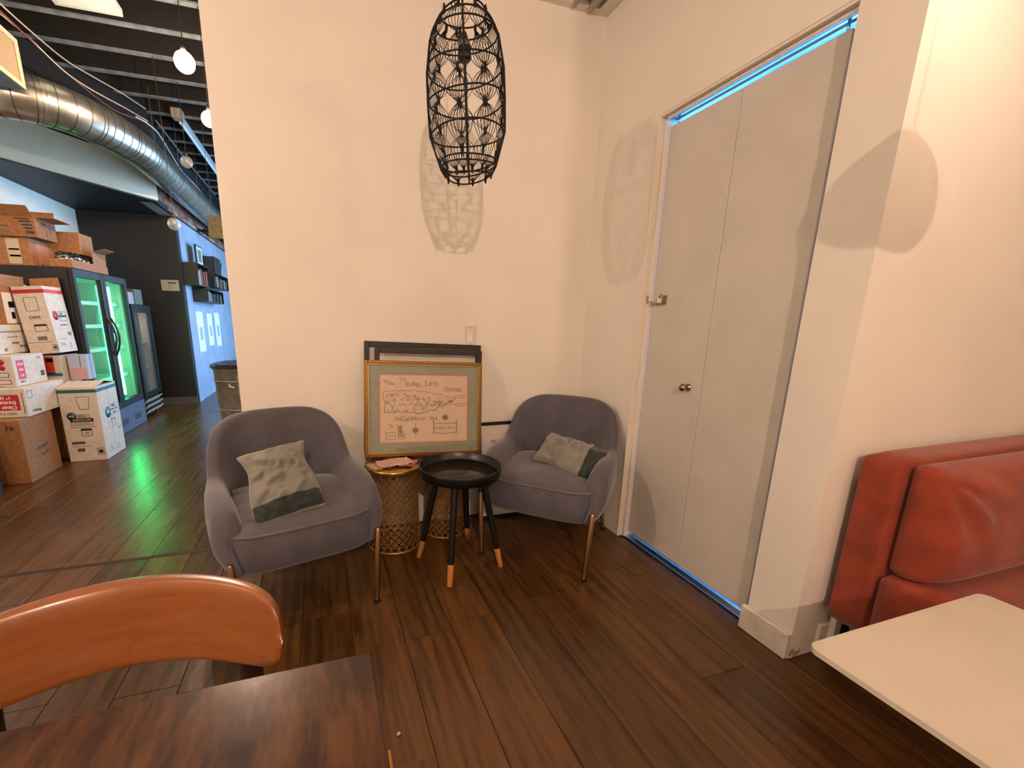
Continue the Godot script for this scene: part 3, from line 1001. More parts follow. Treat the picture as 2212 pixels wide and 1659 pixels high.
func build_pictures():
	# two empty dark frames and the glazed map lean on the wall, standing on the drum tables
	var lean = deg_to_rad(11.0)
	var roll = deg_to_rad(-2.6)
	var dk = mottled(Color(0.10, 0.085, 0.075), Color(0.15, 0.125, 0.11), 0.5, 0.03, 5.0, 91)
	var put = func(t, c, w, h, ln):
		t.transform = Transform3D(Basis(Vector3(1, 0, 0), -ln) * Basis(Vector3(0, 0, 1), roll), c)
	var t = thing("empty_picture_frame", "empty dark wood picture frame, hindmost of those leaning behind the map", "picture frame", Vector3.ZERO, 0.0, "empty dark frames")
	put.call(t, Vector3(0.513, 0.743, -2.2355), 0.63, 0.56, deg_to_rad(3.0))
	picture_frame(t, 0.63, 0.575, 0.026, 0.016, dk)
	t = thing("empty_picture_frame", "empty dark wood picture frame directly behind the gold framed map", "picture frame", Vector3.ZERO, 0.0, "empty dark frames")
	put.call(t, Vector3(0.536, 0.727, -2.2035), 0.585, 0.54, deg_to_rad(4.5))
	picture_frame(t, 0.58, 0.545, 0.026, 0.014, dk)
	t = thing("framed_map", "antique style sepia map in a gold frame behind glass, leaning on the wall", "framed map")
	put.call(t, Vector3(0.503, 0.694, -2.163), 0.62, 0.49, deg_to_rad(8.5))
	var gold = mottled(Color(0.46, 0.31, 0.12), Color(0.60, 0.43, 0.19), 0.38, 0.05, 8.0, 92, 0.0, 0.1, 0.75)
	picture_frame(t, 0.625, 0.492, 0.017, 0.024, gold)
	var lip = st()
	for q in [[-0.2955, -0.2925, -0.229, 0.229], [0.2925, 0.2955, -0.229, 0.229], [-0.2955, 0.2955, 0.226, 0.229], [-0.2955, 0.2955, -0.229, -0.226]]:
		bb(lip, q[0], q[1], q[2], q[3], 0.010, 0.0185)
	obj("frame_lip", lip, mat(Color(0.80, 0.66, 0.36), 0.3, 0.9), t)
	var s = st(); bb(s, -0.297, 0.297, -0.230, 0.230, 0.002, 0.007)
	obj("mat_board", s, mottled(Color(0.46, 0.47, 0.38), Color(0.50, 0.51, 0.42), 0.7, 0.02, 4.0, 93), t)
	s = st(); bb(s, -0.243, 0.243, -0.183, 0.183, 0.0068, 0.0076); obj("mat_bevel", s, mat(Color(0.55, 0.36, 0.27), 0.6), t)
	var pm = StandardMaterial3D.new()
	pm.albedo_texture = ImageTexture.create_from_image(map_image())
	pm.roughness = 0.8
	s = st()
	uquad(s, [Vector3(-0.238, 0.178, 0.008), Vector3(0.238, 0.178, 0.008), Vector3(0.238, -0.178, 0.008), Vector3(-0.238, -0.178, 0.008)], [Vector2(0, 0), Vector2(1, 0), Vector2(1, 1), Vector2(0, 1)], Vector3(0, 0, 1))
	obj("map_print", s, pm, t)
	var ink = mat(Color(0.27, 0.19, 0.12), 0.8)
	for q in [["The", -0.115, 0.152, 0.020], ["Norte", -0.065, 0.126, 0.030], ["Lico", 0.035, 0.132, 0.036], ["Ocean", 0.153, 0.102, 0.034], ["The", -0.145, -0.052, 0.022], ["Caribbean", -0.058, -0.050, 0.026], ["Sea", 0.046, -0.050, 0.028], ["PUERTO RICO", 0.110, -0.104, 0.017]]:
		words(q[0], q[3], ink, t, Vector3(q[1], q[2], 0.0083), Basis(), "Droid Serif")
	s = st(); bb(s, -0.292, 0.292, -0.226, 0.226, 0.0115, 0.0135)
	obj("glass", s, pane(Color(0.95, 1, 0.97), 0.03, 0.03), t)
	# white drawing sheet in a black frame on the floor behind the second chair
	t = thing("framed_drawing", "white line drawing with handwriting in a black frame behind the right armchair", "framed drawing")
	t.transform = Transform3D(Basis(Vector3(1, 0, 0), deg_to_rad(-4.5)), Vector3(1.13, 0.291, -2.217))
	picture_frame(t, 0.60, 0.58, 0.018, 0.018, mat(Color(0.02, 0.02, 0.02), 0.35))
	s = st(); bb(s, -0.283, 0.283, -0.273, 0.273, 0.003, 0.008); obj("backing_sheet", s, mat(Color(0.80, 0.77, 0.73), 0.6), t)
	s = st(); bb(s, -0.270, 0.24, -0.25, 0.205, 0.008, 0.0088); obj("paper", s, mat(Color(0.83, 0.80, 0.77), 0.7), t)
	var pen = mat(Color(0.22, 0.17, 0.16), 0.8)
	s = st()
	var line = func(pts): tube(s, pts.map(func(p): return Vector3(p.x, p.y, 0.0089)), 0.0009, 4)
	var wav = []
	for i in 25:
		wav.append(Vector2(-0.23 + i * 0.012, 0.135 + 0.012 * sin(i * 1.1) - 0.00012 * i * i))
	line.call(wav)
	line.call([Vector2(-0.21, 0.14), Vector2(-0.245, 0.10), Vector2(-0.252, 0.06), Vector2(-0.235, 0.01), Vector2(-0.225, -0.04), Vector2(-0.24, -0.10)])
	var arc = []
	for i in 21:
		var a = PI * (0.98 - 0.9 * i / 20.0)
		arc.append(Vector2(-0.12 + 0.105 * cos(a), 0.06 + 0.05 * sin(a)))
	line.call(arc)
	line.call([Vector2(-0.225, 0.06), Vector2(-0.228, 0.0), Vector2(-0.20, -0.05), Vector2(-0.19, -0.12), Vector2(-0.13, -0.15), Vector2(-0.08, -0.10)])
	line.call([Vector2(-0.10, 0.05), Vector2(-0.07, 0.075), Vector2(-0.045, 0.06), Vector2(-0.06, 0.03), Vector2(-0.10, 0.05)])
	obj("pen_lines", s, pen, t)
	words("fff?", 0.024, pen, t, Vector3(-0.205, 0.172, 0.009), Basis(), "Droid Sans")
	words("Qhum", 0.024, pen, t, Vector3(-0.06, 0.178, 0.009), Basis(), "Droid Sans")
	# crumpled leaflets on the first drum
	var pap = mat(Color(0.70, 0.56, 0.50), 0.75)
	var n = FastNoiseLite.new(); n.seed = 12; n.frequency = 9.0
	for k in 3:
		s = st()
		surf(s, 16, 12, func(u, v):
			var y = 0.004 + 0.006 * k + 0.010 * absf(n.get_noise_2d(u * 1.4 + k * 3.0, v * 1.6)) * 1.6
			return Vector3((u - 0.5) * 0.17, y, (v - 0.5) * 0.11))
		var o = obj("leaflet", s, mat([Color(0.70, 0.55, 0.48), Color(0.62, 0.42, 0.36), Color(0.74, 0.62, 0.55)][k], 0.75))
		o.position = Vector3([0.275, 0.345, 0.315][k], 0.4385, [-2.045, -2.045, -2.03][k])
		o.rotation.y = [0.35, -0.5, 0.15][k]
		tag(o, ["crumpled pinkish leaflet lying lowest on the taller gold drum table", "crumpled reddish leaflet in the pile on the taller gold drum table", "crumpled pale leaflet lying topmost on the taller gold drum table"][k], "leaflet", "leaflets on the gold drum table")

func make_pendant(label, at, tilt, cord_len, lit):
	var t = thing("pendant_lamp", label, "pendant lamp", at, 0.0, "black macrame pendant lamps")
	t.rotation.z = tilt
	var blk = mat(Color(0.020, 0.018, 0.018), 0.75)
	# ring heights from the middle of the shade and their radii
	var rings = [[0.240, 0.074], [0.212, 0.092], [0.178, 0.112], [0.083, 0.128], [-0.012, 0.130], [-0.110, 0.128], [-0.198, 0.100], [-0.214, 0.095], [-0.243, 0.078]]
	for q in rings:
		var s = st()
		var p = []
		for i in 33:
			var a = TAU * i / 32.0
			p.append(Vector3(cos(a) * q[1], q[0] + 0.004 * sin(a * 2.0 + q[0] * 20.0), sin(a) * q[1]))
		tube(s, p, 0.0028, 5, false)
		obj("ring", s, blk, t)
	# knotted threads: bundles spread at the rings and gather half way between
	var nb = 9
	var s = st()
	var spans = [[0, 2, 0.0, 0.10], [2, 3, 0.0, 0.5], [3, 4, 0.0, 0.5], [4, 5, 0.0, 0.5], [5, 6, 0.0, 0.92], [6, 8, 0.5, 0.95]]
	for sp in spans:
		var A = rings[sp[0]]
		var B = rings[sp[1]]
		for b in nb:
			var ac = TAU * (b + sp[2]) / nb
			for k in 8:
				var off = (k - 3.5) / 8.0 * TAU / nb * 1.12
				var pts = []
				for i in 9:
					var u = i / 8.0
					var d = absf(u - sp[3]) / maxf(sp[3], 1.0 - sp[3])
					var spread = pow(sin(minf(d, 1.0) * PI / 2), 1.25)
					if d > 0.0 and sp[3] == 0.5:
						spread = pow(sin(d * PI / 2), 1.1)
					var r = lerpf(A[1], B[1], u) + 0.004 * sin(PI * u)
					var an = ac + off * spread
					pts.append(Vector3(cos(an) * r, lerpf(A[0], B[0], u), sin(an) * r))
				tube(s, pts, 0.0013, 3, false)
			# the knot
			var rk = lerpf(A[1], B[1], sp[3])
			var yk = lerpf(A[0], B[0], sp[3])
			tube(s, [Vector3(cos(ac) * rk, yk + 0.014, sin(ac) * rk), Vector3(cos(ac) * rk, yk, sin(ac) * rk), Vector3(cos(ac) * rk, yk - 0.014, sin(ac) * rk)], [0.0025, 0.0055, 0.0025], 6)
	obj("knotted_threads", s, blk, t)
	for i in 4:
		var a = TAU * i / 4.0 + 0.35
		var p = []
		for q in rings:
			p.append(Vector3(cos(a) * (q[1] + 0.003), q[0], sin(a) * (q[1] + 0.003)))
		s = st()
		tube(s, p, 0.0035, 5)
		obj("rib", s, blk, t)
	# loose loop at the top
	s = st()
	tube(s, [Vector3(-0.04, 0.236, 0.02), Vector3(-0.047, 0.252, 0.02), Vector3(-0.038, 0.262, 0.02), Vector3(-0.03, 0.25, 0.02), Vector3(-0.034, 0.236, 0.02)], 0.0022, 5)
	obj("loose_loop", s, blk, t)
	s = st()
	tube(s, [Vector3(-0.012, 0.238 + cord_len, 0), Vector3(-0.004, 0.3, 0), Vector3(0.002, 0.19, 0)], 0.0022, 6)
	obj("cord", s, mat(Color(0.45, 0.28, 0.12), 0.6), t)
	s = st()
	lathe(s, [Vector2(0, 0.195), Vector2(0.009, 0.19), Vector2(0.016, 0.165), Vector2(0.017, 0.150), Vector2(0.022, 0.148), Vector2(0.023, 0.116), Vector2(0.019, 0.110), Vector2(0, 0.112)], 20)
	var so = obj("lamp_socket", s, mat(Color(0.025, 0.025, 0.025), 0.3), t)
	s = st()
	lathe(s, [Vector2(0.0172, 0.168), Vector2(0.0182, 0.166), Vector2(0.0182, 0.150), Vector2(0.0172, 0.149)], 20)
	obj("socket_ring", s, mat(Color(0.45, 0.45, 0.46), 0.35, 0.6), so)
	if lit > 0.0:
		s = st()
		var bp = []
		for i in 11:
			var a = PI * i / 10.0
			bp.append(Vector2(0.03 * sin(a), 0.072 - 0.04 * cos(a)))
		lathe(s, bp, 18)
		obj("bulb", s, glow(Color(1.0, 0.78, 0.5), 8.0), t)
		omni(t, Vector3(0, 0.07, 0), WARM, lit, 0.08)
	return t

func make_globe_pendant():
	var t = thing("globe_pendant", "round black globe shade hanging over the white table", "pendant lamp", Vector3(1.17, 1.68, -0.31))
	var s = st()
	var prof = []
	for i in 17:
		var a = lerpf(0.10, PI - 0.5, i / 16.0)
		prof.append(Vector2(0.108 * sin(a), 0.118 * cos(a)))
	for i in 17:
		var a = lerpf(PI - 0.5, 0.10, i / 16.0)
		prof.append(Vector2(0.104 * sin(a), 0.114 * cos(a)))
	lathe(s, prof, 40)
	obj("shade", s, mat(Color(0.03, 0.028, 0.027), 0.7), t)
	s = st(); tube(s, [Vector3(0, 0.112, 0), Vector3(0, 0.99, 0)], 0.003, 6); obj("cord", s, mat(Color(0.06, 0.055, 0.05), 0.6), t)
	s = st(); lathe(s, [Vector2(0, 0.116), Vector2(0.012, 0.116), Vector2(0.018, 0.09), Vector2(0.018, 0.05), Vector2(0, 0.05)], 16); obj("lamp_socket", s, mat(Color(0.03, 0.03, 0.03), 0.4), t)

func build_sofa():
	var t = thing("sofa", "rust red suede sofa with a loose back cushion against the wall", "sofa", Vector3(1.6, 0, CORNER_Z + 0.018))
	var red = mottled(Color(0.45, 0.15, 0.05), Color(0.54, 0.195, 0.07), 0.85, 0.014, 1.6, 101)
	red.rim_enabled = true; red.rim = 0.35; red.rim_tint = 0.8
	var dk = mat(Color(0.03, 0.025, 0.02), 0.5)
	var s = st(); rbox(s, Vector3(0.95, 0.465, 0.058), Vector3(1.9, 0.59, 0.112), 0.024, 10); obj("backrest", s, red, t)
	s = st(); rbox(s, Vector3(0.95, 0.285, 0.50), Vector3(1.9, 0.23, 0.77), 0.022, 10); obj("seat", s, red, t)
	for q in [[0.08, 0.08], [1.82, 0.08], [0.08, 0.82], [1.82, 0.82]]:
		s = st(); tube(s, [Vector3(q[0], 0.175, q[1]), Vector3(q[0], 0, q[1])], [0.022, 0.014], 10); obj("leg", s, dk, t)
	# loose back cushions, creased from the pulled upper corner
	var n = FastNoiseLite.new(); n.seed = 4; n.frequency = 3.0; n.fractal_octaves = 3
	for i in 2:
		s = st()
		var x0 = 0.022 + i * 0.935
		var cw = 0.92
		var ch = 0.355
		rbox(s, Vector3(x0 + cw / 2, 0.402 + ch / 2, 0.145), Vector3(cw, ch, 0.056), 0.026, 90, func(p):
			var cx = p.x - x0
			var cy = p.y - 0.402
			var ux = clampf(cx / cw, 0.0, 1.0) * 2 - 1
			var uy = clampf(cy / ch, 0.0, 1.0) * 2 - 1
			var bulge = pow(1.0 - pow(absf(ux), 8.0), 0.6) * pow(maxf(0.0, 1.0 - pow(absf(uy), 4.0)), 0.6)
			var front = clampf((p.z - 0.125) / 0.045, 0.0, 1.0)
			var d = Vector2(cx - 0.005, cy - ch * 0.93)
			var ang = atan2(-d.y, d.x)
			var len = d.length()
			var fall = smoothstep(0.015, 0.09, len) * (1.0 - smoothstep(0.16, 0.34, len))
			var fold = 0.006 * fall * sin(ang * 10.0 + n.get_noise_2d(cx * 0.8, cy * 0.8) * 2.0) + 0.006 * n.get_noise_2d(cx * 1.0 + i * 5.0, cy * 1.2) * bulge
			return p + Vector3(0, 0, front * (0.062 * bulge + fold + 0.035 * (1.0 - cy / ch) * (0.4 + 0.6 * bulge))))
		var o = obj("sofa_cushion", s, red)
		o.position = t.position
		tag(o, "creased rust red back cushion at the %s end of the sofa" % ("near wall corner" if i == 0 else "far right"), "cushion", "loose sofa cushions")

func build_tables():
	# white table top beside the sofa
	var t = thing("cafe_table", "white laminate square table beside the red sofa", "table", Vector3(1.232, 0, -0.206))
	var s = st()
	var poly = []
	for q in [[1, 1, 0], [-1, 1, 90], [-1, -1, 180], [1, -1, 270]]:
		for i in 6:
			var a = deg_to_rad(q[2] + i * 18.0)
			poly.append(Vector2(q[0] * (0.304 - 0.022) + cos(a) * 0.022, q[1] * (0.304 - 0.022) + sin(a) * 0.022))
	prism(s, poly, 0.4885, 0.5)
	obj("table_top", s, mottled(Color(0.745, 0.715, 0.65), Color(0.765, 0.735, 0.67), 0.38, 0.01, 1.0, 111), t)
	var blk = mat(Color(0.025, 0.024, 0.024), 0.45)
	s = st(); bx(s, Vector3(0, 0.482, 0), Vector3(0.30, 0.013, 0.06), 0.002); bx(s, Vector3(0, 0.482, 0), Vector3(0.06, 0.0128, 0.30), 0.002); obj("top_bracket", s, blk, t)
	s = st(); tube(s, [Vector3(0, 0.03, 0), Vector3(0, 0.478, 0)], 0.03, 20); obj("pedestal", s, blk, t)
	for a in 4:
		s = st(); var d = Vector3(cos(a * PI / 2 + PI / 4), 0, sin(a * PI / 2 + PI / 4))
		bx(s, d * 0.15 + Vector3(0, 0.018, 0), Vector3(0.30, 0.034, 0.05), 0.006, Basis(Vector3.UP, -(a * PI / 2 + PI / 4))); obj("foot", s, blk, t)
	# dark wooden table close to the viewer
	t = thing("wooden_table", "dark stained wooden table with a worn sheen in front of the bentwood chair", "table", Vector3(-0.33, 0, -0.113))
	var tm = StandardMaterial3D.new()
	tm.albedo_texture = ImageTexture.create_from_image(grain_image(256, 512, Color(0.13, 0.075, 0.04), Color(0.24, 0.145, 0.08), Color(0.31, 0.20, 0.115), 201, 2))
	tm.roughness = 0.24
	tm.normal_enabled = true
	tm.normal_texture = noise_tex(0.02, null, 256, 67, true, 1.0)
	tm.normal_scale = 0.12
	tm.uv1_triplanar = true
	tm.uv1_scale = Vector3(1.4, 1.4, 1.4)
	s = st(); bx(s, Vector3(0, 0.7375, 0), Vector3(0.736, 0.025, 0.70), 0.003); obj("table_top", s, tm, t)
	s = st(); bx(s, Vector3(0.3695, 0.739, 0.06), Vector3(0.003, 0.018, 0.56), 0.001); obj("edge_strip", s, mat(Color(0.62, 0.45, 0.18), 0.35, 0.5), t)
	var dw = mat(Color(0.13, 0.075, 0.045), 0.45)
	s = st()
	bx(s, Vector3(0, 0.69, -0.29), Vector3(0.60, 0.07, 0.02)); bx(s, Vector3(0, 0.69, 0.29), Vector3(0.60, 0.07, 0.02)); bx(s, Vector3(-0.31, 0.69, 0), Vector3(0.02, 0.07, 0.56)); bx(s, Vector3(0.31, 0.69, 0), Vector3(0.02, 0.07, 0.56))
	obj("apron", s, dw, t)
	for q in [[-0.31, -0.29], [0.31, -0.29], [-0.31, 0.29], [0.31, 0.29]]:
		s = st(); tube(s, [Vector3(q[0], 0.72, q[1]), Vector3(q[0], 0, q[1])], [0.026, 0.016], 12); obj("leg", s, dw, t)
	# chair across the table: curved wooden backrest
	t = thing("wooden_chair", "wooden chair with a wide curved honey brown backrest behind the dark table", "chair", Vector3(-0.30, 0, -0.45))
	var cm = StandardMaterial3D.new()
	cm.albedo_texture = ImageTexture.create_from_image(grain_image(192, 512, Color(0.47, 0.265, 0.118), Color(0.505, 0.29, 0.13), Color(0.53, 0.31, 0.142), 301, 0))
	cm.roughness = 0.32
	cm.clearcoat_enabled = true
	cm.clearcoat = 0.4
	cm.clearcoat_roughness = 0.2
	s = st()
	var bk = func(u, v):
		# u along the backrest, v around its section
		var x = u * 2 - 1
		var e = pow(maxf(0.0, 1.0 - pow(absf(x), 12.0)), 0.45)
		var a = v * TAU
		var mid = 0.694 - 0.004 * x * x
		var hh = (0.062 - 0.004 * x * x) * e
		var yy = signf(sin(a)) * pow(absf(sin(a)), 0.35) * hh
		var zz = signf(cos(a)) * pow(absf(cos(a)), 0.35) * 0.014
		return Vector3(x * 0.222, mid + yy, -0.245 + 0.092 * x * x + zz - (yy) * 0.22)
	s.set_smooth_group(0)
	var g = []
	for i in 65:
		var row = []
		for j in 41:
			row.append(bk.call(i / 64.0, j / 40.0))
		g.append(row)
	for i in 64:
		for j in 40:
			for k in [[0, 0], [1, 0], [1, 1], [0, 0], [1, 1], [0, 1]]:
				var p = g[i + k[0]][j + k[1]]
				s.set_uv(Vector2(p.y * 4.0, p.x * 1.6))
				s.add_vertex(p)
	obj("backrest", s, cm, t)
	for x in [-0.165, 0.165]:
		s = st(); tube(s, [Vector3(x, 0.70, -0.205), Vector3(x, 0.45, -0.17), Vector3(x * 1.05, 0.2, -0.19), Vector3(x * 1.1, 0, -0.235)], [0.016, 0.019, 0.018, 0.013], 12); obj("back_post", s, dw, t)
		s = st(); tube(s, [Vector3(x * 1.05, 0.44, 0.18), Vector3(x * 1.1, 0, 0.20)], [0.018, 0.013], 12); obj("front_leg", s, dw, t)
	s = st(); bx(s, Vector3(0, 0.445, 0.01), Vector3(0.42, 0.03, 0.41), 0.012); obj("seat", s, cm, t)
	# crumb on the floor
	s = st(); bx(s, Vector3(0, 0.004, 0), Vector3(0.012, 0.008, 0.009), 0.003, Basis(Vector3.UP, 0.6))
	var cr = obj("paper_scrap", s, mat(Color(0.75, 0.68, 0.6), 0.8)); cr.position = Vector3(0.146, 0, -0.986)
	tag(cr, "tiny white paper scrap on the floor by the dark table", "scrap")

# ---------------------------------------------------------------- cartons
func carton(label, x0, x1, y0, y1, z0, z1, m, open_top = false):
	var t = thing("carton", label, "cardboard box", Vector3((x0 + x1) / 2, y0, (z0 + z1) / 2), 0.0, "cartons piled by the display fridge")
	var d = Vector3(x1 - x0, y1 - y0, z1 - z0)
	t.set_meta("size", d)
	var s = st()
	if open_top:
		var k = 0.005
		bb(s, -d.x / 2, d.x / 2, 0, k, -d.z / 2, d.z / 2)
		bb(s, -d.x / 2, d.x / 2, k, d.y, d.z / 2 - k, d.z / 2); bb(s, -d.x / 2, d.x / 2, k, d.y, -d.z / 2, -d.z / 2 + k)
		bb(s, -d.x / 2, -d.x / 2 + k, k, d.y, -d.z / 2 + k, d.z / 2 - k); bb(s, d.x / 2 - k, d.x / 2, k, d.y, -d.z / 2 + k, d.z / 2 - k)
	else:
		bx(s, Vector3(0, d.y / 2, 0), d, 0.003)
	obj("body", s, m, t)
	if not open_top:
		s = st(); bb(s, -0.024, 0.024, d.y, d.y + 0.0006, -d.z / 2 + 0.004, d.z / 2 - 0.004); obj("tape", s, mat(Color(0.66, 0.58, 0.44), 0.25), t)
	return t

func flap(t, hinge, along, across, m):
	# a thin panel from a hinge line: corner point, edge vector, outward vector
	var s = st()
	var n = along.cross(across).normalized() * 0.002
	var p = [hinge, hinge + along, hinge + along * 0.98 + across, hinge + along * 0.02 + across]
	for sg in [-1.0, 1.0]:
		quad(s, p[0] + n * sg, p[1] + n * sg, p[2] + n * sg, p[3] + n * sg, n * sg)
	for i in 4:
		var a = p[i]
		var b = p[(i + 1) % 4]
		quad(s, a - n, b - n, b + n, a + n, (a + b) * 0.5 - (p[0] + p[1] + p[2] + p[3]) * 0.25)
	obj("flap", s, m, t)

func pr(t, face, u, v, w, h, c, rough = 0.5):
	var d = t.get_meta("size")
	var s = st()
	if face == "F":
		bx(s, Vector3(u, v, d.z / 2 + 0.0003), Vector3(w, h, 0.0010))
	else:
		bx(s, Vector3(d.x / 2 + 0.0003, v, -u), Vector3(0.0010, h, w))
	return obj("printed_panel", s, mat(c, rough), t)

func tx(t, face, text, u, v, size, c, turn = 0.0, bold = 600):
	var d = t.get_meta("size")
	var rot = Basis(Vector3(0, 0, 1), turn)
	if face == "F":
		words(text, size, mat(c, 0.6), t, Vector3(u, v, d.z / 2 + 0.0012), rot, "Droid Sans", bold)
	else:
		words(text, size, mat(c, 0.6), t, Vector3(d.x / 2 + 0.0012, v, -u), Basis(Vector3(0, 0, -1), Vector3(0, 1, 0), Vector3(1, 0, 0)) * rot, "Droid Sans", bold)

func outline(t, face, u, v, w, h, c):
	for q in [[0, h / 2, w, 0.0035], [0, -h / 2, w, 0.0035], [-w / 2, 0, 0.0035, h], [w / 2, 0, 0.0035, h]]:
		pr(t, face, u + q[0], v + q[1], q[2], q[3], c)

func disc(t, face, u, v, r, c):
	var d = t.get_meta("size")
	var s = st()
	if face == "F":
		lathe(s, [Vector2(0, 0.0012), Vector2(r, 0.0012), Vector2(r, 0)], 24, Vector3(u, v, d.z / 2), Basis(Vector3(1, 0, 0), PI / 2))
	else:
		lathe(s, [Vector2(0, 0.0012), Vector2(r, 0.0012), Vector2(r, 0)], 24, Vector3(d.x / 2, v, -u), Basis(Vector3(0, 0, 1), -PI / 2))
	obj("printed_disc", s, mat(c, 0.5), t)

func build_cartons():
	var white = mottled(Color(0.74, 0.70, 0.64), Color(0.78, 0.745, 0.69), 0.6, 0.02, 3.0, 121)
	var kraft = mottled(Color(0.50, 0.335, 0.19), Color(0.56, 0.385, 0.225), 0.75, 0.03, 3.0, 122)
	var kraft2 = mottled(Color(0.56, 0.385, 0.24), Color(0.62, 0.44, 0.285), 0.75, 0.03, 3.0, 123)
	var ink = Color(0.12, 0.12, 0.12)
	var grey = Color(0.40, 0.38, 0.35)
	var red = Color(0.66, 0.10, 0.13)
	var teal = Color(0.10, 0.33, 0.35)
	# lowest brown box, then the two boxes of lids on it
	var t = carton("scuffed brown carton on the floor under the lid boxes", -2.36, -2.003, 0, 0.455, -4.0, -3.615, kraft)
	tx(t, "R", "FRAGILE", 0.0, 0.22, 0.035, grey.darkened(0.3), 0.1); tx(t, "R", "this side up", 0.04, 0.17, 0.022, grey.darkened(0.2), 0.15); pr(t, "R", -0.12, 0.40, 0.06, 0.025, grey); tx(t, "F", "FB", 0.12, 0.40, 0.04, ink)
	t = carton("white carton with red labels printed upside down, lying on the scuffed brown carton", -2.36, -1.996, 0.457, 0.660, -4.225, -3.722, white)
	pr(t, "F", 0.045, 0.105, 0.20, 0.11, red); tx(t, "F", "Clear PET", 0.05, 0.070, 0.034, Color(0.9, 0.86, 0.84), PI, 700); tx(t, "F", "Dome Lid", 0.05, 0.105, 0.034, Color(0.9, 0.86, 0.84), PI, 700); tx(t, "F", "1\" Hole", 0.05, 0.140, 0.030, Color(0.9, 0.86, 0.84), PI, 700)
	tx(t, "F", "1000 Count", 0.05, 0.028, 0.026, grey, PI); pr(t, "F", 0.165, 0.10, 0.004, 0.15, ink)
	pr(t, "R", 0.195, 0.10, 0.075, 0.12, red); tx(t, "R", "Clear", 0.195, 0.075, 0.022, Color(0.9, 0.86, 0.84), PI); tx(t, "R", "Dome", 0.195, 0.105, 0.022, Color(0.9, 0.86, 0.84), PI); tx(t, "R", "Lid", 0.195, 0.132, 0.022, Color(0.9, 0.86, 0.84), PI)
	outline(t, "R", -0.20, 0.155, 0.055, 0.05, grey); tx(t, "R", "dopaco", -0.15, 0.03, 0.03, ink.lightened(0.2), PI - 0.1)
	t = carton("small white carton with a pink three line label, second in the lid box pile", -2.42, -2.063, 0.662, 0.875, -4.16, -3.79, white)
	pr(t, "R", -0.105, 0.115, 0.082, 0.135, Color(0.72, 0.22, 0.32)); tx(t, "R", "Clear", -0.105, 0.155, 0.026, Color(0.92, 0.86, 0.86)); tx(t, "R", "Flat", -0.105, 0.115, 0.026, Color(0.92, 0.86, 0.86)); tx(t, "R", "Lid", -0.105, 0.075, 0.026, Color(0.92, 0.86, 0.86))
	pr(t, "R", 0.135, 0.065, 0.045, 0.04, grey.darkened(0.3)); pr(t, "R", 0.12, 0.185, 0.05, 0.008, grey); tx(t, "R", "1000 ct", -0.11, 0.03, 0.018, grey)
	for k in 4:
		disc(t, "F", 0.075 + 0.042 * (k % 2), 0.135 + 0.04 * (k / 2), 0.018, red)
	outline(t, "F", 0.09, 0.085, 0.11, 0.03, ink); outline(t, "F", 0.09, 0.035, 0.12, 0.03, ink)
	t = carton("cream carton printed with black text, third in the lid box pile", -2.52, -2.21, 0.877, 1.088, -4.285, -3.88, white)
	tx(t, "R", "PACKED", 0.07, 0.075, 0.022, ink); tx(t, "R", "IN USA", 0.15, 0.05, 0.024, ink); tx(t, "R", "KT", -0.05, 0.03, 0.03, ink); pr(t, "R", 0.0, 0.16, 0.36, 0.012, grey.lightened(0.15)); pr(t, "R", 0.05, 0.12, 0.12, 0.006, grey)
	t = carton("open carton with a white shipping label, topmost in the lid box pile", -2.50, -2.225, 1.09, 1.365, -4.42, -4.13, kraft2, true)
	pr(t, "R", 0.0, 0.12, 0.275, 0.225, Color(0.84, 0.84, 0.84)); pr(t, "R", -0.05, 0.145, 0.07, 0.045, Color(0.5, 0.55, 0.6)); pr(t, "R", 0.10, 0.15, 0.03, 0.07, Color(0.35, 0.38, 0.42)); pr(t, "R", -0.05, 0.065, 0.04, 0.05, Color(0.55, 0.6, 0.64)); pr(t, "R", 0.09, 0.06, 0.05, 0.02, Color(0.6, 0.6, 0.55))
	flap(t, Vector3(-0.1375, 0.275, 0.14), Vector3(0, 0, -0.28), Vector3(-0.01, 0.10, 0), kraft2)
	flap(t, Vector3(0.1375, 0.275, 0.14), Vector3(0, 0, -0.28), Vector3(0.012, 0.085, 0), kraft2)
	flap(t, Vector3(-0.13, 0.275, 0.143), Vector3(0.26, 0, 0), Vector3(0, 0.09, 0.02), kraft2)
	# tall box with a teal band
	t = carton("tall white carton with a teal band and a cup drawing, standing on the floor", -1.992, -1.736, 0, 0.605, -4.445, -4.09, white)
	pr(t, "F", 0, 0.575, 0.254, 0.026, teal); pr(t, "R", 0, 0.575, 0.352, 0.026, Color(0.16, 0.38, 0.50))
	for q in [[-0.005, 0.53, 0.09, 0.003], [0.002, 0.43, 0.058, 0.003]]:
		pr(t, "F", q[0] + 0.03, q[1], q[2], q[3], ink)
	var s = st()
	for sg in [-1.0, 1.0]:
		bx(s, Vector3(0.029 + sg * 0.037, 0.48, t.get_meta("size").z / 2 + 0.0003), Vector3(0.003, 0.102, 0.001), 0.0, Basis(Vector3(0, 0, 1), -sg * 0.16))
	obj("cup_outline", s, mat(ink, 0.6), t)
	disc(t, "F", -0.062, 0.375, 0.032, teal.darkened(0.35)); tx(t, "F", "Hot", -0.062, 0.375, 0.022, Color(0.75, 0.75, 0.7))
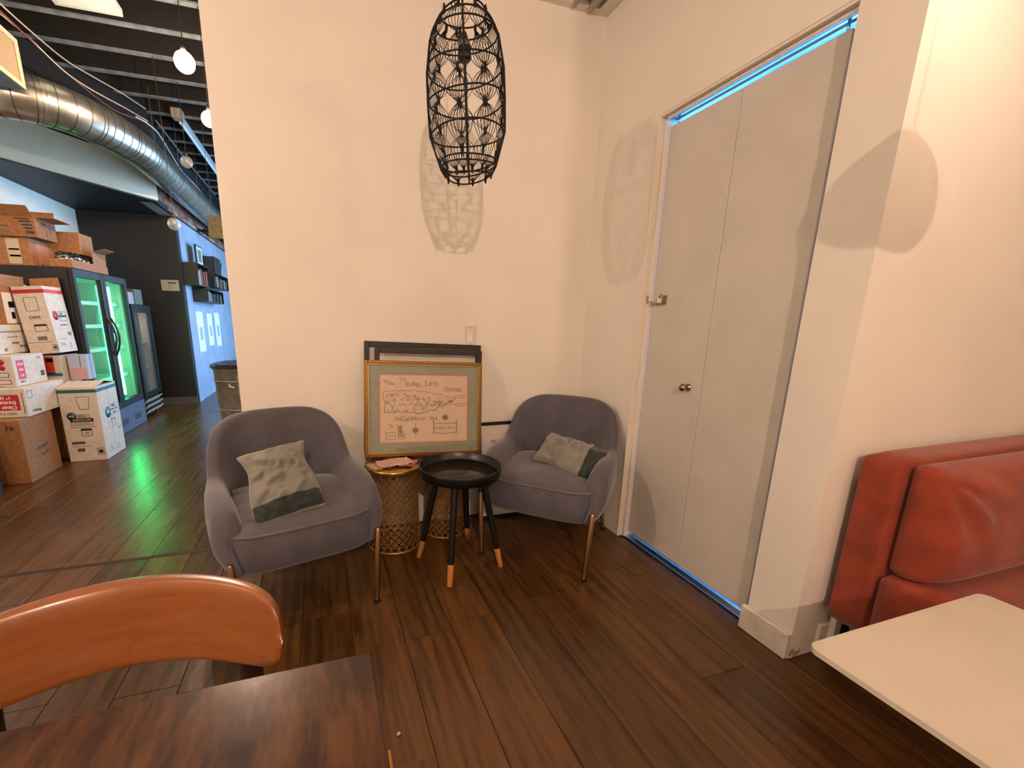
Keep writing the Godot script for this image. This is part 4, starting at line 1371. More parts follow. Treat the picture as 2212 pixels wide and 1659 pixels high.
	outline(t, "F", 0.018, 0.372, 0.075, 0.026, ink); tx(t, "F", "White", 0.012, 0.372, 0.018, ink); pr(t, "F", 0.0, 0.343, 0.155, 0.026, ink); tx(t, "F", "PAPER HOT CUPS", 0.0, 0.343, 0.015, Color(0.8, 0.76, 0.7)); outline(t, "F", 0.0, 0.314, 0.145, 0.024, ink); tx(t, "F", "16 oz  No. 90mm", 0.0, 0.314, 0.013, ink)
	pr(t, "F", 0.0, 0.285, 0.17, 0.004, grey); outline(t, "F", 0.018, 0.24, 0.07, 0.06, ink); pr(t, "F", 0.018, 0.263, 0.07, 0.018, ink); tx(t, "F", "20", 0.018, 0.235, 0.024, ink)
	pr(t, "F", -0.05, 0.155, 0.09, 0.022, grey.darkened(0.2)); pr(t, "F", -0.03, 0.125, 0.13, 0.004, grey); pr(t, "F", -0.04, 0.095, 0.05, 0.028, grey.darkened(0.2)); outline(t, "F", 0.09, 0.075, 0.045, 0.055, ink); pr(t, "F", 0.09, 0.075, 0.03, 0.03, ink)
	pr(t, "R", 0.005, 0.30, 0.004, 0.54, Color(0.62, 0.62, 0.6)); disc(t, "R", -0.04, 0.375, 0.048, Color(0.20, 0.45, 0.52)); tx(t, "R", "Hot", -0.04, 0.375, 0.03, Color(0.8, 0.85, 0.85))
	outline(t, "R", 0.075, 0.385, 0.15, 0.085, Color(0.25, 0.4, 0.5)); tx(t, "R", "White", 0.07, 0.412, 0.026, Color(0.2, 0.35, 0.45)); tx(t, "R", "Paper Cups", 0.072, 0.385, 0.022, Color(0.2, 0.35, 0.45)); tx(t, "R", "16 oz", 0.07, 0.357, 0.022, Color(0.2, 0.35, 0.45))
	for k in 3:
		outline(t, "R", -0.03 + 0.06 * k, 0.265, 0.055, 0.05, Color(0.5, 0.58, 0.62))
	pr(t, "R", 0.03, 0.305, 0.09, 0.012, Color(0.4, 0.5, 0.55)); pr(t, "R", 0.12, 0.21, 0.06, 0.03, Color(0.6, 0.62, 0.62)); pr(t, "R", -0.06, 0.10, 0.09, 0.004, Color(0.5, 0.5, 0.5)); pr(t, "R", -0.07, 0.065, 0.05, 0.04, Color(0.66, 0.66, 0.66)); outline(t, "R", 0.045, 0.06, 0.03, 0.045, Color(0.3, 0.32, 0.35))
	flap(t, Vector3(-0.128, 0.605, -0.175), Vector3(0.256, 0, 0), Vector3(0, 0.03, 0.17), white)
	flap(t, Vector3(-0.128, 0.605, 0.175), Vector3(0.256, 0, 0), Vector3(0, 0.03, -0.17), white)
	# hidden brown box behind carries the packs and the leaning tall box
	t = carton("brown carton standing behind the teal banded box", -2.36, -2.0, 0, 0.608, -4.535, -4.235, kraft)
	t = carton("orange, teal and white printed pack under the leaning tall carton", -2.30, -2.0, 0.61, 0.845, -4.52, -4.24, mat(Color(0.70, 0.66, 0.60), 0.4))
	pr(t, "F", -0.02, 0.16, 0.25, 0.14, Color(0.62, 0.16, 0.04)); pr(t, "F", 0.075, 0.085, 0.15, 0.025, teal); pr(t, "F", 0.02, 0.05, 0.22, 0.02, Color(0.75, 0.7, 0.64)); pr(t, "F", 0.06, 0.02, 0.17, 0.03, Color(0.10, 0.28, 0.36)); pr(t, "F", 0.09, 0.20, 0.06, 0.03, Color(0.72, 0.6, 0.5))
	t = carton("shrink wrapped pale blue and pink pack lying on the teal banded box", -1.99, -1.86, 0.64, 0.845, -4.44, -4.32, mat(Color(0.62, 0.68, 0.76), 0.22))
	pr(t, "R", 0.0, 0.10, 0.006, 0.2, Color(0.1, 0.14, 0.2)); pr(t, "F", 0.0, 0.05, 0.12, 0.09, Color(0.70, 0.55, 0.58)); pr(t, "F", 0.02, 0.15, 0.004, 0.1, Color(0.1, 0.14, 0.2))
	# tall box leaning to the left with a red band
	t = carton("tall white carton with a red band, leaning, its top flaps open", -2.175, -1.985, 0.862, 1.375, -4.505, -4.235, white, true)
	t.rotation.z = 0.075
	pr(t, "F", 0, 0.475, 0.204, 0.028, Color(0.62, 0.10, 0.06)); pr(t, "R", 0, 0.475, 0.27, 0.028, Color(0.74, 0.17, 0.07))
	disc(t, "R", -0.055, 0.29, 0.036, Color(0.66, 0.24, 0.20)); outline(t, "R", 0.045, 0.285, 0.11, 0.07, ink); tx(t, "R", "Hot", 0.03, 0.305, 0.02, ink); pr(t, "R", 0.045, 0.285, 0.10, 0.018, Color(0.13, 0.15, 0.2)); pr(t, "R", 0.03, 0.215, 0.09, 0.012, grey); outline(t, "R", 0.02, 0.20, 0.10, 0.03, Color(0.7, 0.5, 0.44)); pr(t, "R", 0.08, 0.145, 0.05, 0.03, grey); pr(t, "R", -0.03, 0.105, 0.09, 0.004, grey); pr(t, "R", -0.05, 0.065, 0.06, 0.03, Color(0.62, 0.6, 0.56)); outline(t, "R", 0.05, 0.05, 0.025, 0.035, ink)
	outline(t, "F", 0.0, 0.38, 0.08, 0.10, ink.lightened(0.2)); outline(t, "F", 0.02, 0.20, 0.08, 0.05, ink); pr(t, "F", 0.02, 0.22, 0.075, 0.015, ink); pr(t, "F", 0.01, 0.12, 0.06, 0.03, grey); outline(t, "F", 0.075, 0.045, 0.03, 0.04, ink); pr(t, "F", 0.075, 0.045, 0.018, 0.02, ink); pr(t, "F", -0.01, 0.09, 0.16, 0.004, grey); tx(t, "F", "CUPS", 0.0, 0.28, 0.03, ink)
	flap(t, Vector3(0.10, 0.513, -0.130), Vector3(-0.20, 0, 0), Vector3(0, 0.08, 0.0), kraft2); flap(t, Vector3(-0.10, 0.513, 0.13), Vector3(0, 0, -0.26), Vector3(-0.05, 0.05, 0), white)
	# on top of the fridge
	t = carton("brown carton with two white shipping labels on top of the fridge", -2.58, -2.215, 1.553, 1.772, -4.94, -4.585, kraft2)
	pr(t, "F", 0.075, 0.11, 0.085, 0.19, Color(0.72, 0.67, 0.58)); pr(t, "F", 0.078, 0.125, 0.07, 0.012, grey); pr(t, "F", 0.080, 0.075, 0.07, 0.014, grey); pr(t, "F", -0.09, 0.105, 0.10, 0.11, Color(0.74, 0.68, 0.6)); pr(t, "F", -0.08, 0.15, 0.06, 0.02, Color(0.45, 0.12, 0.1)); pr(t, "R", 0.0, 0.10, 0.16, 0.19, Color(0.68, 0.47, 0.36))
	t = carton("open brown carton with raised flaps, highest of all on the fridge", -2.60, -2.14, 1.775, 1.925, -4.86, -4.565, kraft, true)
	pr(t, "F", 0.15, 0.135, 0.10, 0.010, ink); pr(t, "F", 0.165, 0.115, 0.08, 0.012, ink); pr(t, "F", 0.175, 0.09, 0.07, 0.012, ink); pr(t, "F", 0.185, 0.065, 0.05, 0.014, ink); pr(t, "F", 0.19, 0.035, 0.05, 0.018, ink); pr(t, "F", 0.0, 0.075, 0.11, 0.010, ink.lightened(0.15)); pr(t, "F", 0.0, 0.035, 0.12, 0.006, ink.lightened(0.2)); tx(t, "R", "PAPER", -0.02, 0.12, 0.022, ink); pr(t, "R", 0.0, 0.05, 0.012, 0.06, ink); pr(t, "R", 0.06, 0.09, 0.014, 0.08, ink)
	flap(t, Vector3(0.23, 0.15, 0.14), Vector3(0, 0, -0.28), Vector3(0.12, 0.005, 0), kraft2); flap(t, Vector3(-0.225, 0.15, 0.147), Vector3(0.45, 0, 0), Vector3(0, 0.075, 0.05), kraft); flap(t, Vector3(-0.225, 0.15, -0.147), Vector3(0.45, 0, 0), Vector3(0, 0.10, -0.05), kraft)
	t = carton("plain pinkish brown carton behind the open one on the fridge", -2.45, -2.02, 1.70, 1.885, -5.20, -4.95, kraft2)
	t = carton("flat brown carton under the pinkish one on the fridge", -2.50, -2.12, 1.553, 1.698, -5.22, -4.95, kraft)
	t = carton("shallow open carton full of silver foil bags on the fridge edge", -2.11, -1.955, 1.553, 1.622, -5.262, -4.60, kraft2, true)
	flap(t, Vector3(0.0775, 0.069, -0.05), Vector3(0, 0, -0.26), Vector3(0.0, 0.11, 0), kraft2); flap(t, Vector3(0.0775, 0.178, -0.07), Vector3(0, 0, -0.20), Vector3(0.10, 0.03, 0), kraft2); flap(t, Vector3(-0.07, 0.069, -0.329), Vector3(0.14, 0, 0), Vector3(0, 0.12, -0.03), kraft2)
	var foil = mat(Color(0.62, 0.62, 0.62), 0.22, 1.0)
	var n = FastNoiseLite.new(); n.seed = 8; n.frequency = 14.0
	for k in 4:
		s = st()
		surf(s, 18, 14, func(u, v):
			var a = u * TAU
			var b = v * PI
			var r = 0.055 + 0.03 * n.get_noise_3d(cos(a) * sin(b) * 0.5 + k, cos(b) * 0.5, sin(a) * sin(b) * 0.5)
			return Vector3(cos(a) * sin(b) * r * 1.05, cos(b) * r * 0.85, sin(a) * sin(b) * r * 1.25))
		var o = obj("foil_bag", s, foil)
		o.position = Vector3(-2.035, 1.635 + 0.01 * (k % 2), -4.68 - 0.16 * k)
		tag(o, "crumpled silver foil bag in the shallow carton on the fridge", "foil bag", "foil bags on the fridge")
	# dark bag at the left of the pile
	s = st()
	surf(s, 24, 16, func(u, v):
		var a = u * TAU
		var r = (0.135 + 0.012 * sin(a * 3.0) + 0.02 * n.get_noise_2d(u * 2.0, v * 0.6)) * (1.0 - 0.25 * pow(v, 3.0))
		return Vector3(cos(a) * r, v * 0.46, sin(a) * r * 0.8))
	lathe(s, [Vector2(0, 0.0), Vector2(0.13, 0.0)], 20); lathe(s, [Vector2(0.10, 0.455), Vector2(0, 0.47)], 20)
	var bag = obj("sack", s, mottled(Color(0.07, 0.055, 0.04), Color(0.20, 0.16, 0.12), 0.8, 0.03, 4.0, 131)); bag.position = Vector3(-2.22, 0, -3.46)
	tag(bag, "dark brown sack standing in front of the scuffed brown carton", "sack")

# ---------------------------------------------------------------- fridges
func build_fridges():
	var blk = mat(Color(0.045, 0.048, 0.05), 0.4)
	var frm = mat(Color(0.03, 0.034, 0.04), 0.5)
	var t = thing("display_fridge", "tall two door glass display fridge glowing green inside", "fridge", Vector3(-2.28, 0, -5.07))
	# local: x to the front at +0.343, z from -0.53 (far) to +0.53 (near)
	var s = st()
	bb(s, -0.33, 0.30, 0.10, 1.552, 0.505, 0.53, 0.004); bb(s, -0.33, 0.30, 0.10, 1.552, -0.53, -0.505, 0.004); bb(s, -0.33, 0.30, 1.49, 1.552, -0.505, 0.505); bb(s, -0.33, -0.305, 0.10, 1.49, -0.505, 0.505); bb(s, -0.33, 0.30, 0.10, 0.26, -0.505, 0.505)
	obj("cabinet", s, blk, t)
	s = st()
	bb(s, -0.305, 0.29, 0.26, 0.265, -0.505, 0.505); bb(s, -0.305, -0.30, 0.265, 1.49, -0.505, 0.505); bb(s, -0.30, 0.29, 0.265, 1.49, 0.50, 0.505); bb(s, -0.30, 0.29, 0.265, 1.49, -0.505, -0.50); bb(s, -0.30, 0.29, 1.485, 1.49, -0.50, 0.50)
	obj("liner", s, mat(Color(0.50, 0.55, 0.53), 0.4), t)
	s = st(); bb(s, 0.30, 0.343, 0.0, 0.255, -0.53, 0.53, 0.006); obj("base_panel", s, mat(Color(0.36, 0.40, 0.47), 0.4, 0.3), t)
	for k in 5:
		for zz in [-0.30, 0.02]:
			s = st(); bb(s, 0.343, 0.3445, 0.085 + 0.012 * k, 0.091 + 0.012 * k, zz - 0.08, zz + 0.08); obj("vent_slot", s, mat(Color(0.06, 0.07, 0.09), 0.5), t)
	for q in [[0.003, 0.527], [-0.527, -0.003]]:
		s = st()
		bb(s, 0.302, 0.343, 0.262, 1.545, q[1] - 0.05, q[1], 0.004); bb(s, 0.302, 0.343, 0.262, 1.545, q[0], q[0] + 0.05, 0.004); bb(s, 0.302, 0.343, 0.262, 0.325, q[0] + 0.05, q[1] - 0.05, 0.002); bb(s, 0.302, 0.343, 1.48, 1.545, q[0] + 0.05, q[1] - 0.05, 0.002)
		var d = obj("door", s, frm, t)
		s = st(); bb(s, 0.318, 0.324, 0.325, 1.48, q[0] + 0.05, q[1] - 0.05); obj("door_glass", s, pane(Color(0.85, 1, 0.93), 0.02, 0.03), d)
		var hz = q[0] + 0.03 if q[0] > 0 else q[1] - 0.03
		var hp = []
		for i in 11:
			var u = i / 10.0
			hp.append(Vector3(0.343 + 0.045 * sin(PI * u), lerpf(1.14, 0.78, u), hz))
		s = st(); tube(s, hp, 0.011, 8); obj("handle", s, mat(Color(0.16, 0.14, 0.12), 0.35), d)
	var wire = mat(Color(0.75, 0.78, 0.76), 0.4, 0.3)
	for y in [0.55, 0.84, 1.06, 1.27]:
		s = st()
		for i in 14:
			var zz = -0.48 + 0.96 * i / 13.0
			tube(s, [Vector3(-0.29, y, zz), Vector3(0.26, y, zz)], 0.003, 4)
		for xx in [-0.28, -0.02, 0.25]:
			tube(s, [Vector3(xx, y - 0.004, -0.495), Vector3(xx, y - 0.004, 0.495)], 0.004, 4)
		bb(s, 0.255, 0.26, y - 0.012, y + 0.02, -0.495, 0.495)
		obj("wire_shelf", s, wire, t)
	# green lamp tube just inside the far door, a second one on the middle post
	for q in [[-0.215, 0.017, 14.0], [0.01, 0.006, 6.0]]:
		s = st(); tube(s, [Vector3(0.285, 0.36, q[0]), Vector3(0.285, 1.44, q[0])], q[1], 12)
		obj("lamp_tube", s, glow(Color(0.22, 1.0, 0.62), q[2]), t)
	area(Vector3(-2.28 + 0.31, 0.90, -5.07 - 0.215), Vector3(0, 0.9, -5.07 - 0.215), 0.04, 1.08, Color(0.05, 1.0, 0.45), 0.5, "green_tube_light")
	omni(t, Vector3(0.0, 1.40, -0.215), Color(0.05, 1.0, 0.55), 0.012, 0.05)
	omni(t, Vector3(0.0, 1.40, 0.25), Color(0.05, 1.0, 0.6), 0.02, 0.05)
	omni(t, Vector3(0.05, 0.70, 0.25), Color(0.05, 1.0, 0.5), 0.012, 0.05)
	# jugs and tubs on the shelves
	for q in [[0.33, 1.276, "jug"], [0.20, 0.848, "tub"], [0.34, 0.848, "tub"], [0.18, 1.068, "tub"], [0.36, 1.068, "jug"], [-0.38, 1.068, "jug"]]:
		s = st()
		if q[2] == "jug":
			lathe(s, [Vector2(0, 0), Vector2(0.05, 0), Vector2(0.055, 0.02), Vector2(0.052, 0.10), Vector2(0.02, 0.14), Vector2(0.02, 0.165), Vector2(0, 0.166)], 18)
		else:
			lathe(s, [Vector2(0, 0), Vector2(0.05, 0), Vector2(0.058, 0.09), Vector2(0.062, 0.092), Vector2(0.062, 0.105), Vector2(0, 0.106)], 18)
		var o = obj("food_%s" % q[2], s, mat(Color(0.45, 0.50, 0.48), 0.4)); o.position = Vector3(-2.16, q[1] - 0.004, -5.07 + q[0])
		tag(o, "pale %s on a wire shelf inside the green lit fridge" % q[2], q[2], "%ss in the green lit fridge" % q[2])
	# smaller cooler beside it
	t = thing("glass_cooler", "smaller black glass door cooler with pale louvers below, beside the green fridge", "cooler", Vector3(-2.24, 0, -5.93))
	s = st()
	bb(s, -0.28, 0.26, 0.06, 1.29, 0.255, 0.275, 0.004); bb(s, -0.28, 0.26, 0.06, 1.29, -0.275, -0.255, 0.004); bb(s, -0.28, 0.26, 1.22, 1.29, -0.255, 0.255); bb(s, -0.28, -0.26, 0.06, 1.22, -0.255, 0.255); bb(s, -0.28, 0.26, 0.06, 0.24, -0.255, 0.255)
	obj("cabinet", s, blk, t)
	s = st(); bb(s, -0.26, -0.25, 0.24, 1.22, -0.255, 0.255); bb(s, -0.25, 0.25, 0.24, 1.22, -0.255, -0.25); bb(s, -0.25, 0.25, 0.24, 1.22, 0.25, 0.255); bb(s, -0.25, 0.25, 0.24, 0.246, -0.25, 0.25); obj("liner", s, mat(Color(0.66, 0.64, 0.58), 0.4), t)
	s = st(); bb(s, 0.262, 0.30, 0.25, 1.285, 0.215, 0.275, 0.004); bb(s, 0.262, 0.30, 0.25, 1.285, -0.275, -0.215, 0.004); bb(s, 0.262, 0.30, 0.25, 0.30, -0.215, 0.215); bb(s, 0.262, 0.30, 1.20, 1.285, -0.215, 0.215)
	var cd = obj("door", s, mat(Color(0.06, 0.065, 0.065), 0.35), t)
	s = st(); bb(s, 0.278, 0.283, 0.30, 1.20, -0.215, 0.215); obj("door_glass", s, pane(Color(0.9, 0.95, 0.9), 0.03, 0.03), cd)
	s = st(); bb(s, 0.245, 0.252, 0.26, 1.21, -0.02, 0.05); obj("mullion", s, mat(Color(0.12, 0.12, 0.11), 0.4), t)
	for y in [0.55, 0.85]:
		s = st(); bb(s, -0.24, 0.22, y, y + 0.006, -0.248, 0.248); obj("shelf", s, wire, t)
	for k in 3:
		s = st(); bx(s, Vector3(0.285, 0.075 + 0.062 * k, 0.0), Vector3(0.008, 0.052, 0.52), 0.0, Basis(Vector3(0, 0, 1), -0.7)); obj("louver", s, mat(Color(0.62, 0.60, 0.54), 0.45), t)
	for q in [[-0.24, 0.24], [0.22, 0.24], [-0.24, -0.24], [0.22, -0.24]]:
		s = st(); tube(s, [Vector3(q[0], 0.062, q[1]), Vector3(q[0], 0, q[1])], 0.018, 8); obj("foot", s, blk, t)
	omni(t, Vector3(0.05, 1.10, 0.0), Color(1.0, 0.95, 0.8), 0.02, 0.03)
	s = st(); bb(s, -0.08, 0.08, 0, 0.17, -0.11, 0.11, 0.006)
	var bxo = obj("grocery_pack", s, mottled(Color(0.12, 0.17, 0.12), Color(0.55, 0.58, 0.52), 0.4, 0.06, 5.0, 141)); bxo.position = Vector3(-2.05, 1.291, -5.99)
	tag(bxo, "green printed grocery pack on top of the smaller cooler", "package")
	s = st(); bb(s, -0.05, 0.05, 0, 0.13, -0.07, 0.07, 0.004)
	bxo = obj("grocery_box", s, mat(Color(0.58, 0.58, 0.58), 0.5)); bxo.position = Vector3(-2.02, 1.291, -5.77)
	tag(bxo, "grey white grocery box on top of the smaller cooler", "package")
	# notice on the black wall
	var nt = thing("wall_notice", "cream notice board with a dark printed bar on the black wall", "sign", Vector3(-1.80, 1.552, -6.598))
	s = st(); bb(s, -0.098, 0.098, -0.068, 0.068, 0, 0.012, 0.002); obj("board", s, mat(Color(0.62, 0.60, 0.52), 0.5), nt)
	s = st(); bb(s, -0.02, 0.068, 0.022, 0.040, 0.012, 0.0128); obj("printed_bar", s, mat(Color(0.16, 0.16, 0.14), 0.5), nt)
	s = st(); bb(s, -0.010, -0.004, -0.045, 0.0, 0.012, 0.0128); obj("printed_mark", s, mat(Color(0.3, 0.3, 0.27), 0.5), nt)
	# rolling tub cooler on legs, half behind the partition
	t = thing("tub_cooler", "galvanised steel tub cooler with a black lid on dark legs behind the partition", "cooler", Vector3(-0.36, 0, -3.47))
	var rr = func(a, hx, hz): return Vector2(signf(cos(a)) * pow(absf(cos(a)), 0.55) * hx, signf(sin(a)) * pow(absf(sin(a)), 0.55) * hz)
	var steel = mottled(Color(0.50, 0.49, 0.46), Color(0.62, 0.61, 0.57), 0.36, 0.03, 2.0, 151, 0.0, 0.1, 0.45)
	s = st()
	var tp = [[0.34, 0.205, 0.42], [0.36, 0.22, 0.44], [0.375, 0.235, 0.80], [0.382, 0.242, 0.803], [0.382, 0.242, 0.812], [0.36, 0.22, 0.812]]
	surf(s, 56, 5, func(u, v):
		var q = tp[roundi(v * 5)]
		var p = rr.call(u * TAU, q[0], q[1])
		return Vector3(p.x, q[2], p.y))
	prism(s, range(40).map(func(i): return rr.call(TAU * i / 40.0, 0.34, 0.205)), 0.418, 0.422)
	obj("tub", s, steel, t)
	for q in [[0.724, 0.374], [0.522, 0.3665]]:
		s = st()
		var p = []
		for i in 49:
			var a = rr.call(TAU * i / 48.0, q[1], q[1] - 0.139)
			p.append(Vector3(a.x, q[0], a.y))
		tube(s, p, 0.005, 6, false); obj("rib_band", s, mat(Color(0.62, 0.60, 0.55), 0.4, 0.8), t)
	s = st()
	var lidp = range(48).map(func(i): return rr.call(TAU * i / 48.0, 0.392, 0.252))
	prism(s, lidp, 0.812, 0.832)
	prism(s, range(48).map(func(i): return rr.call(TAU * i / 48.0, 0.36, 0.225)), 0.832, 0.838)
	var lid = obj("lid", s, mat(Color(0.05, 0.055, 0.06), 0.25), t)
	s = st(); bb(s, -0.33, 0.33, 0.838, 0.8395, -0.008, 0.008); obj("lid_seam", s, mat(Color(0.015, 0.015, 0.015), 0.5), lid)
	for zz in [-0.11, 0.11]:
		s = st(); bb(s, -0.27, -0.16, 0.838, 0.8398, zz - 0.012, zz + 0.012, 0.001); obj("finger_slot", s, mat(Color(0.01, 0.01, 0.01), 0.6), lid)
	s = st(); bb(s, -0.20, 0.20, 0.60, 0.772, 0.226, 0.243, 0.004); obj("front_plate", s, steel, t)
	s = st(); tube(s, [Vector3(-0.16, 0.63, 0.238), Vector3(-0.145, 0.63, 0.262), Vector3(0.145, 0.63, 0.262), Vector3(0.16, 0.63, 0.238)], 0.004, 6); var hd = obj("handle", s, mat(Color(0.7, 0.68, 0.62), 0.3, 1.0), t)
	s = st(); tube(s, [Vector3(-0.125, 0.63, 0.262), Vector3(0.125, 0.63, 0.262)], 0.011, 10); obj("grip", s, mat(Color(0.02, 0.02, 0.02), 0.5), hd)
	s = st(); tube(s, [Vector3(-0.25, 0.71, 0.232), Vector3(-0.25, 0.695, 0.245), Vector3(-0.22, 0.685, 0.245)], 0.009, 8); obj("bottle_opener", s, mat(Color(0.62, 0.58, 0.5), 0.4, 0.6), t)
	for q in [[-0.31, 0.18], [0.31, 0.18], [-0.31, -0.18], [0.31, -0.18]]:
		s = st(); tube(s, [Vector3(q[0], 0.46, q[1]), Vector3(q[0] * 1.03, 0, q[1])], 0.017, 8); obj("leg", s, blk, t)

# ---------------------------------------------------------------- under the storage room ceiling
func smooth_path(k, n):
	var c = Curve3D.new()
	for i in k.size():
		var d = (k[mini(i + 1, k.size() - 1)] - k[maxi(i - 1, 0)]) * 0.18
		c.add_point(k[i], -d, d)
	var out = []
	var L = c.get_baked_length()
	for i in n + 1:
		out.append(c.sample_baked(L * i / n, true))
	return out

func build_ceiling_services():
	var zinc = mottled(Color(0.62, 0.62, 0.58), Color(0.74, 0.74, 0.70), 0.30, 0.015, 1.5, 161, 0.0, 0.1, 0.95)
	var t = thing("air_duct", "round galvanised metal air duct bending along the storage room wall", "duct")
	var path = [Vector3(-2.45, 2.61, -4.06), Vector3(-2.0, 2.61, -4.08), Vector3(-1.83, 2.61, -4.10), Vector3(-1.69, 2.61, -4.20), Vector3(-1.60, 2.61, -4.34), Vector3(-1.53, 2.61, -4.52), Vector3(-1.46, 2.61, -4.80), Vector3(-1.44, 2.61, -5.0)]
	var sp = smooth_path(path, 40)
	var parts = [[0, 9], [9, 17], [17, 25], [25, 33], [33, 40]]
	for q in parts:
		var s = st()
		var p = []
		for i in range(q[0], q[1] + 1):
			p.append(sp[i])
		tube(s, p, 0.145, 36, false); obj("duct_section", s, zinc, t)
		s = st(); tube(s, [p[-1] - (p[-1] - p[-2]).normalized() * 0.012, p[-1] + (p[-1] - p[-2]).normalized() * 0.012], 0.1485, 36, false); obj("joint_collar", s, zinc, t)
	for i in range(2, 40, 2):
		if i % 8 != 1:
			var s = st(); tube(s, [sp[i] - (sp[i + 1] - sp[i]).normalized() * 0.003, sp[i] + (sp[i + 1] - sp[i]).normalized() * 0.003], 0.1468, 36, false); obj("seam", s, mat(Color(0.36, 0.36, 0.34), 0.4, 0.9), t)
	var z = -5.0
	while z > -11.4:
		var s = st(); tube(s, [Vector3(-1.44, 2.61, z), Vector3(-1.44, 2.61, z - 0.8)], 0.145, 36, false); obj("duct_section", s, zinc, t)
		for k in 7:
			s = st(); tube(s, [Vector3(-1.44, 2.61, z - 0.11 * k - 0.05), Vector3(-1.44, 2.61, z - 0.11 * k - 0.058)], 0.1472, 36, false); obj("seam", s, zinc, t)
		s = st(); tube(s, [Vector3(-1.44, 2.755, z - 0.4), Vector3(-1.44, 3.31, z - 0.4)], 0.004, 6); obj("hanger_rod", s, mat(Color(0.4, 0.4, 0.4), 0.4, 0.8), t)
		z -= 0.8
	t = thing("return_air_box", "cream framed return air grille on a boxed duct end", "vent", Vector3(-1.725, 2.58, -3.89))
	var s = st(); bb(s, -0.45, -0.012, 0, 0.28, 0.0, 0.80, 0.004); obj("plenum_box", s, mat(Color(0.42, 0.50, 0.50), 0.5, 0.2), t)
	var cr = mat(Color(0.66, 0.60, 0.48), 0.5)
	s = st(); bb(s, -0.012, 0, 0, 0.03, 0, 0.80, 0.002); bb(s, -0.012, 0, 0.25, 0.28, 0, 0.80, 0.002); bb(s, -0.012, 0, 0.03, 0.25, 0, 0.04, 0.002); bb(s, -0.012, 0, 0.03, 0.25, 0.76, 0.80, 0.002); obj("grille_frame", s, cr, t)
	for k in 22:
		s = st(); bx(s, Vector3(-0.008, 0.14, 0.055 + k * 0.0325), Vector3(0.014, 0.22, 0.003), 0.0, Basis(Vector3.UP, 0.6)); obj("louver", s, mat(Color(0.60, 0.53, 0.42), 0.5), t)
	t = thing("ceiling_panel", "pale square panel light hung under the black joists, switched off", "ceiling light", Vector3(-1.413, 3.297, -3.91))
	s = st(); bb(s, -0.20, 0.20, -0.05, 0.0, -0.30, 0.30, 0.004); obj("panel_frame", s, mat(Color(0.66, 0.68, 0.64), 0.5), t)
	s = st(); bb(s, -0.165, 0.165, -0.053, -0.05, -0.265, 0.265); obj("diffuser", s, mat(Color(0.72, 0.75, 0.70), 0.5), t)
	t = thing("strip_light", "long pale strip light fixture under the far joists", "ceiling light", Vector3(-1.265, 3.14, -6.9))
	s = st(); bb(s, -0.03, 0.03, 0.02, 0.07, -1.2, 1.2, 0.006); obj("housing", s, mat(Color(0.62, 0.66, 0.70), 0.4, 0.2), t)
	s = st(); tube(s, [Vector3(0, 0.005, -1.17), Vector3(0, 0.005, 1.17)], 0.016, 12); obj("tube", s, mat(Color(0.8, 0.85, 0.9), 0.25), t)
	s = st(); bb(s, -0.05, 0.05, 0.0, 0.09, 1.2, 1.32, 0.008); obj("end_box", s, mat(Color(0.52, 0.50, 0.45), 0.5), t)
	for zz in [-0.8, 0.8]:
		s = st(); tube(s, [Vector3(0, 0.07, zz), Vector3(0, 0.16, zz)], 0.004, 6); obj("hanger_rod", s, mat(Color(0.4, 0.4, 0.4), 0.4, 0.8), t)
	# cables along the joists
	var white = mat(Color(0.72, 0.68, 0.55), 0.5)
	var k9 = 0.894
	var cab = [
		["ceiling_cable", "long cream cable slung under the joists", [Vector3(-1.997, 3.27, -4.278), Vector3(-1.974, 3.27, -4.63), Vector3(-1.93, 3.27, -5.0), Vector3(-1.86, 3.27, -5.2), Vector3(-1.70, 3.27, -5.541), Vector3(-1.60, 3.27, -5.84)], white, 0.006],
		["ceiling_cable", "red cable slung beside the cream ones", [Vector3(-1.784, 3.0, -3.81), Vector3(-1.77, 2.99, -4.085), Vector3(-1.775, 3.0, -4.43), Vector3(-1.72, 2.98, -4.83), Vector3(-1.62, 2.95, -5.1), Vector3(-1.47, 3.0, -5.4)], mat(Color(0.40, 0.15, 0.11), 0.5), 0.006],
		["ceiling_cable", "thin pale cable sagging next to the red cable", [Vector3(-1.83, 3.02, -3.88), Vector3(-1.775, 3.0, -4.19), Vector3(-1.76, 2.99, -4.55), Vector3(-1.70, 3.0, -4.85), Vector3(-1.60, 3.03, -5.2), Vector3(-1.50, 3.04, -5.5)], white, 0.005],
		["ceiling_cable", "looped pale cables hanging above the straight duct run", [Vector3(-1.52, 2.97, -5.22), Vector3(-1.43, 2.95, -5.43), Vector3(-1.49, 2.95, -6.15), Vector3(-1.55, 2.96, -6.79), Vector3(-1.52, 2.93, -7.34), Vector3(-1.58, 2.95, -8.7)], mat(Color(0.70, 0.68, 0.66), 0.5), 0.007],
		["conduit_pipe", "straight silver conduit pipe running under the far joists", [Vector3(-1.57, 3.24, -6.04), Vector3(-1.60, 3.24, -7.5), Vector3(-1.60, 3.24, -9.05)], mat(Color(0.7, 0.7, 0.72), 0.35, 0.8), 0.010]]
	for q in cab:
		s = st(); tube(s, smooth_path(q[2], 40), q[4], 7)
		tag(obj(q[0], s, q[3]), q[1], "cable" if q[0] == "ceiling_cable" else "pipe")
	# hanging bulbs: two lit, two dark
	globe_bulb(Vector3(-0.651, 2.59, -3.21), "lit clear globe bulb hanging nearest the partition's free end, under the front joists", true, 0.62, 1.1)
	globe_bulb(Vector3(-0.692, 2.60, -4.01), "lit clear globe bulb half hidden behind the partition edge", true, 0.612, 1.1)
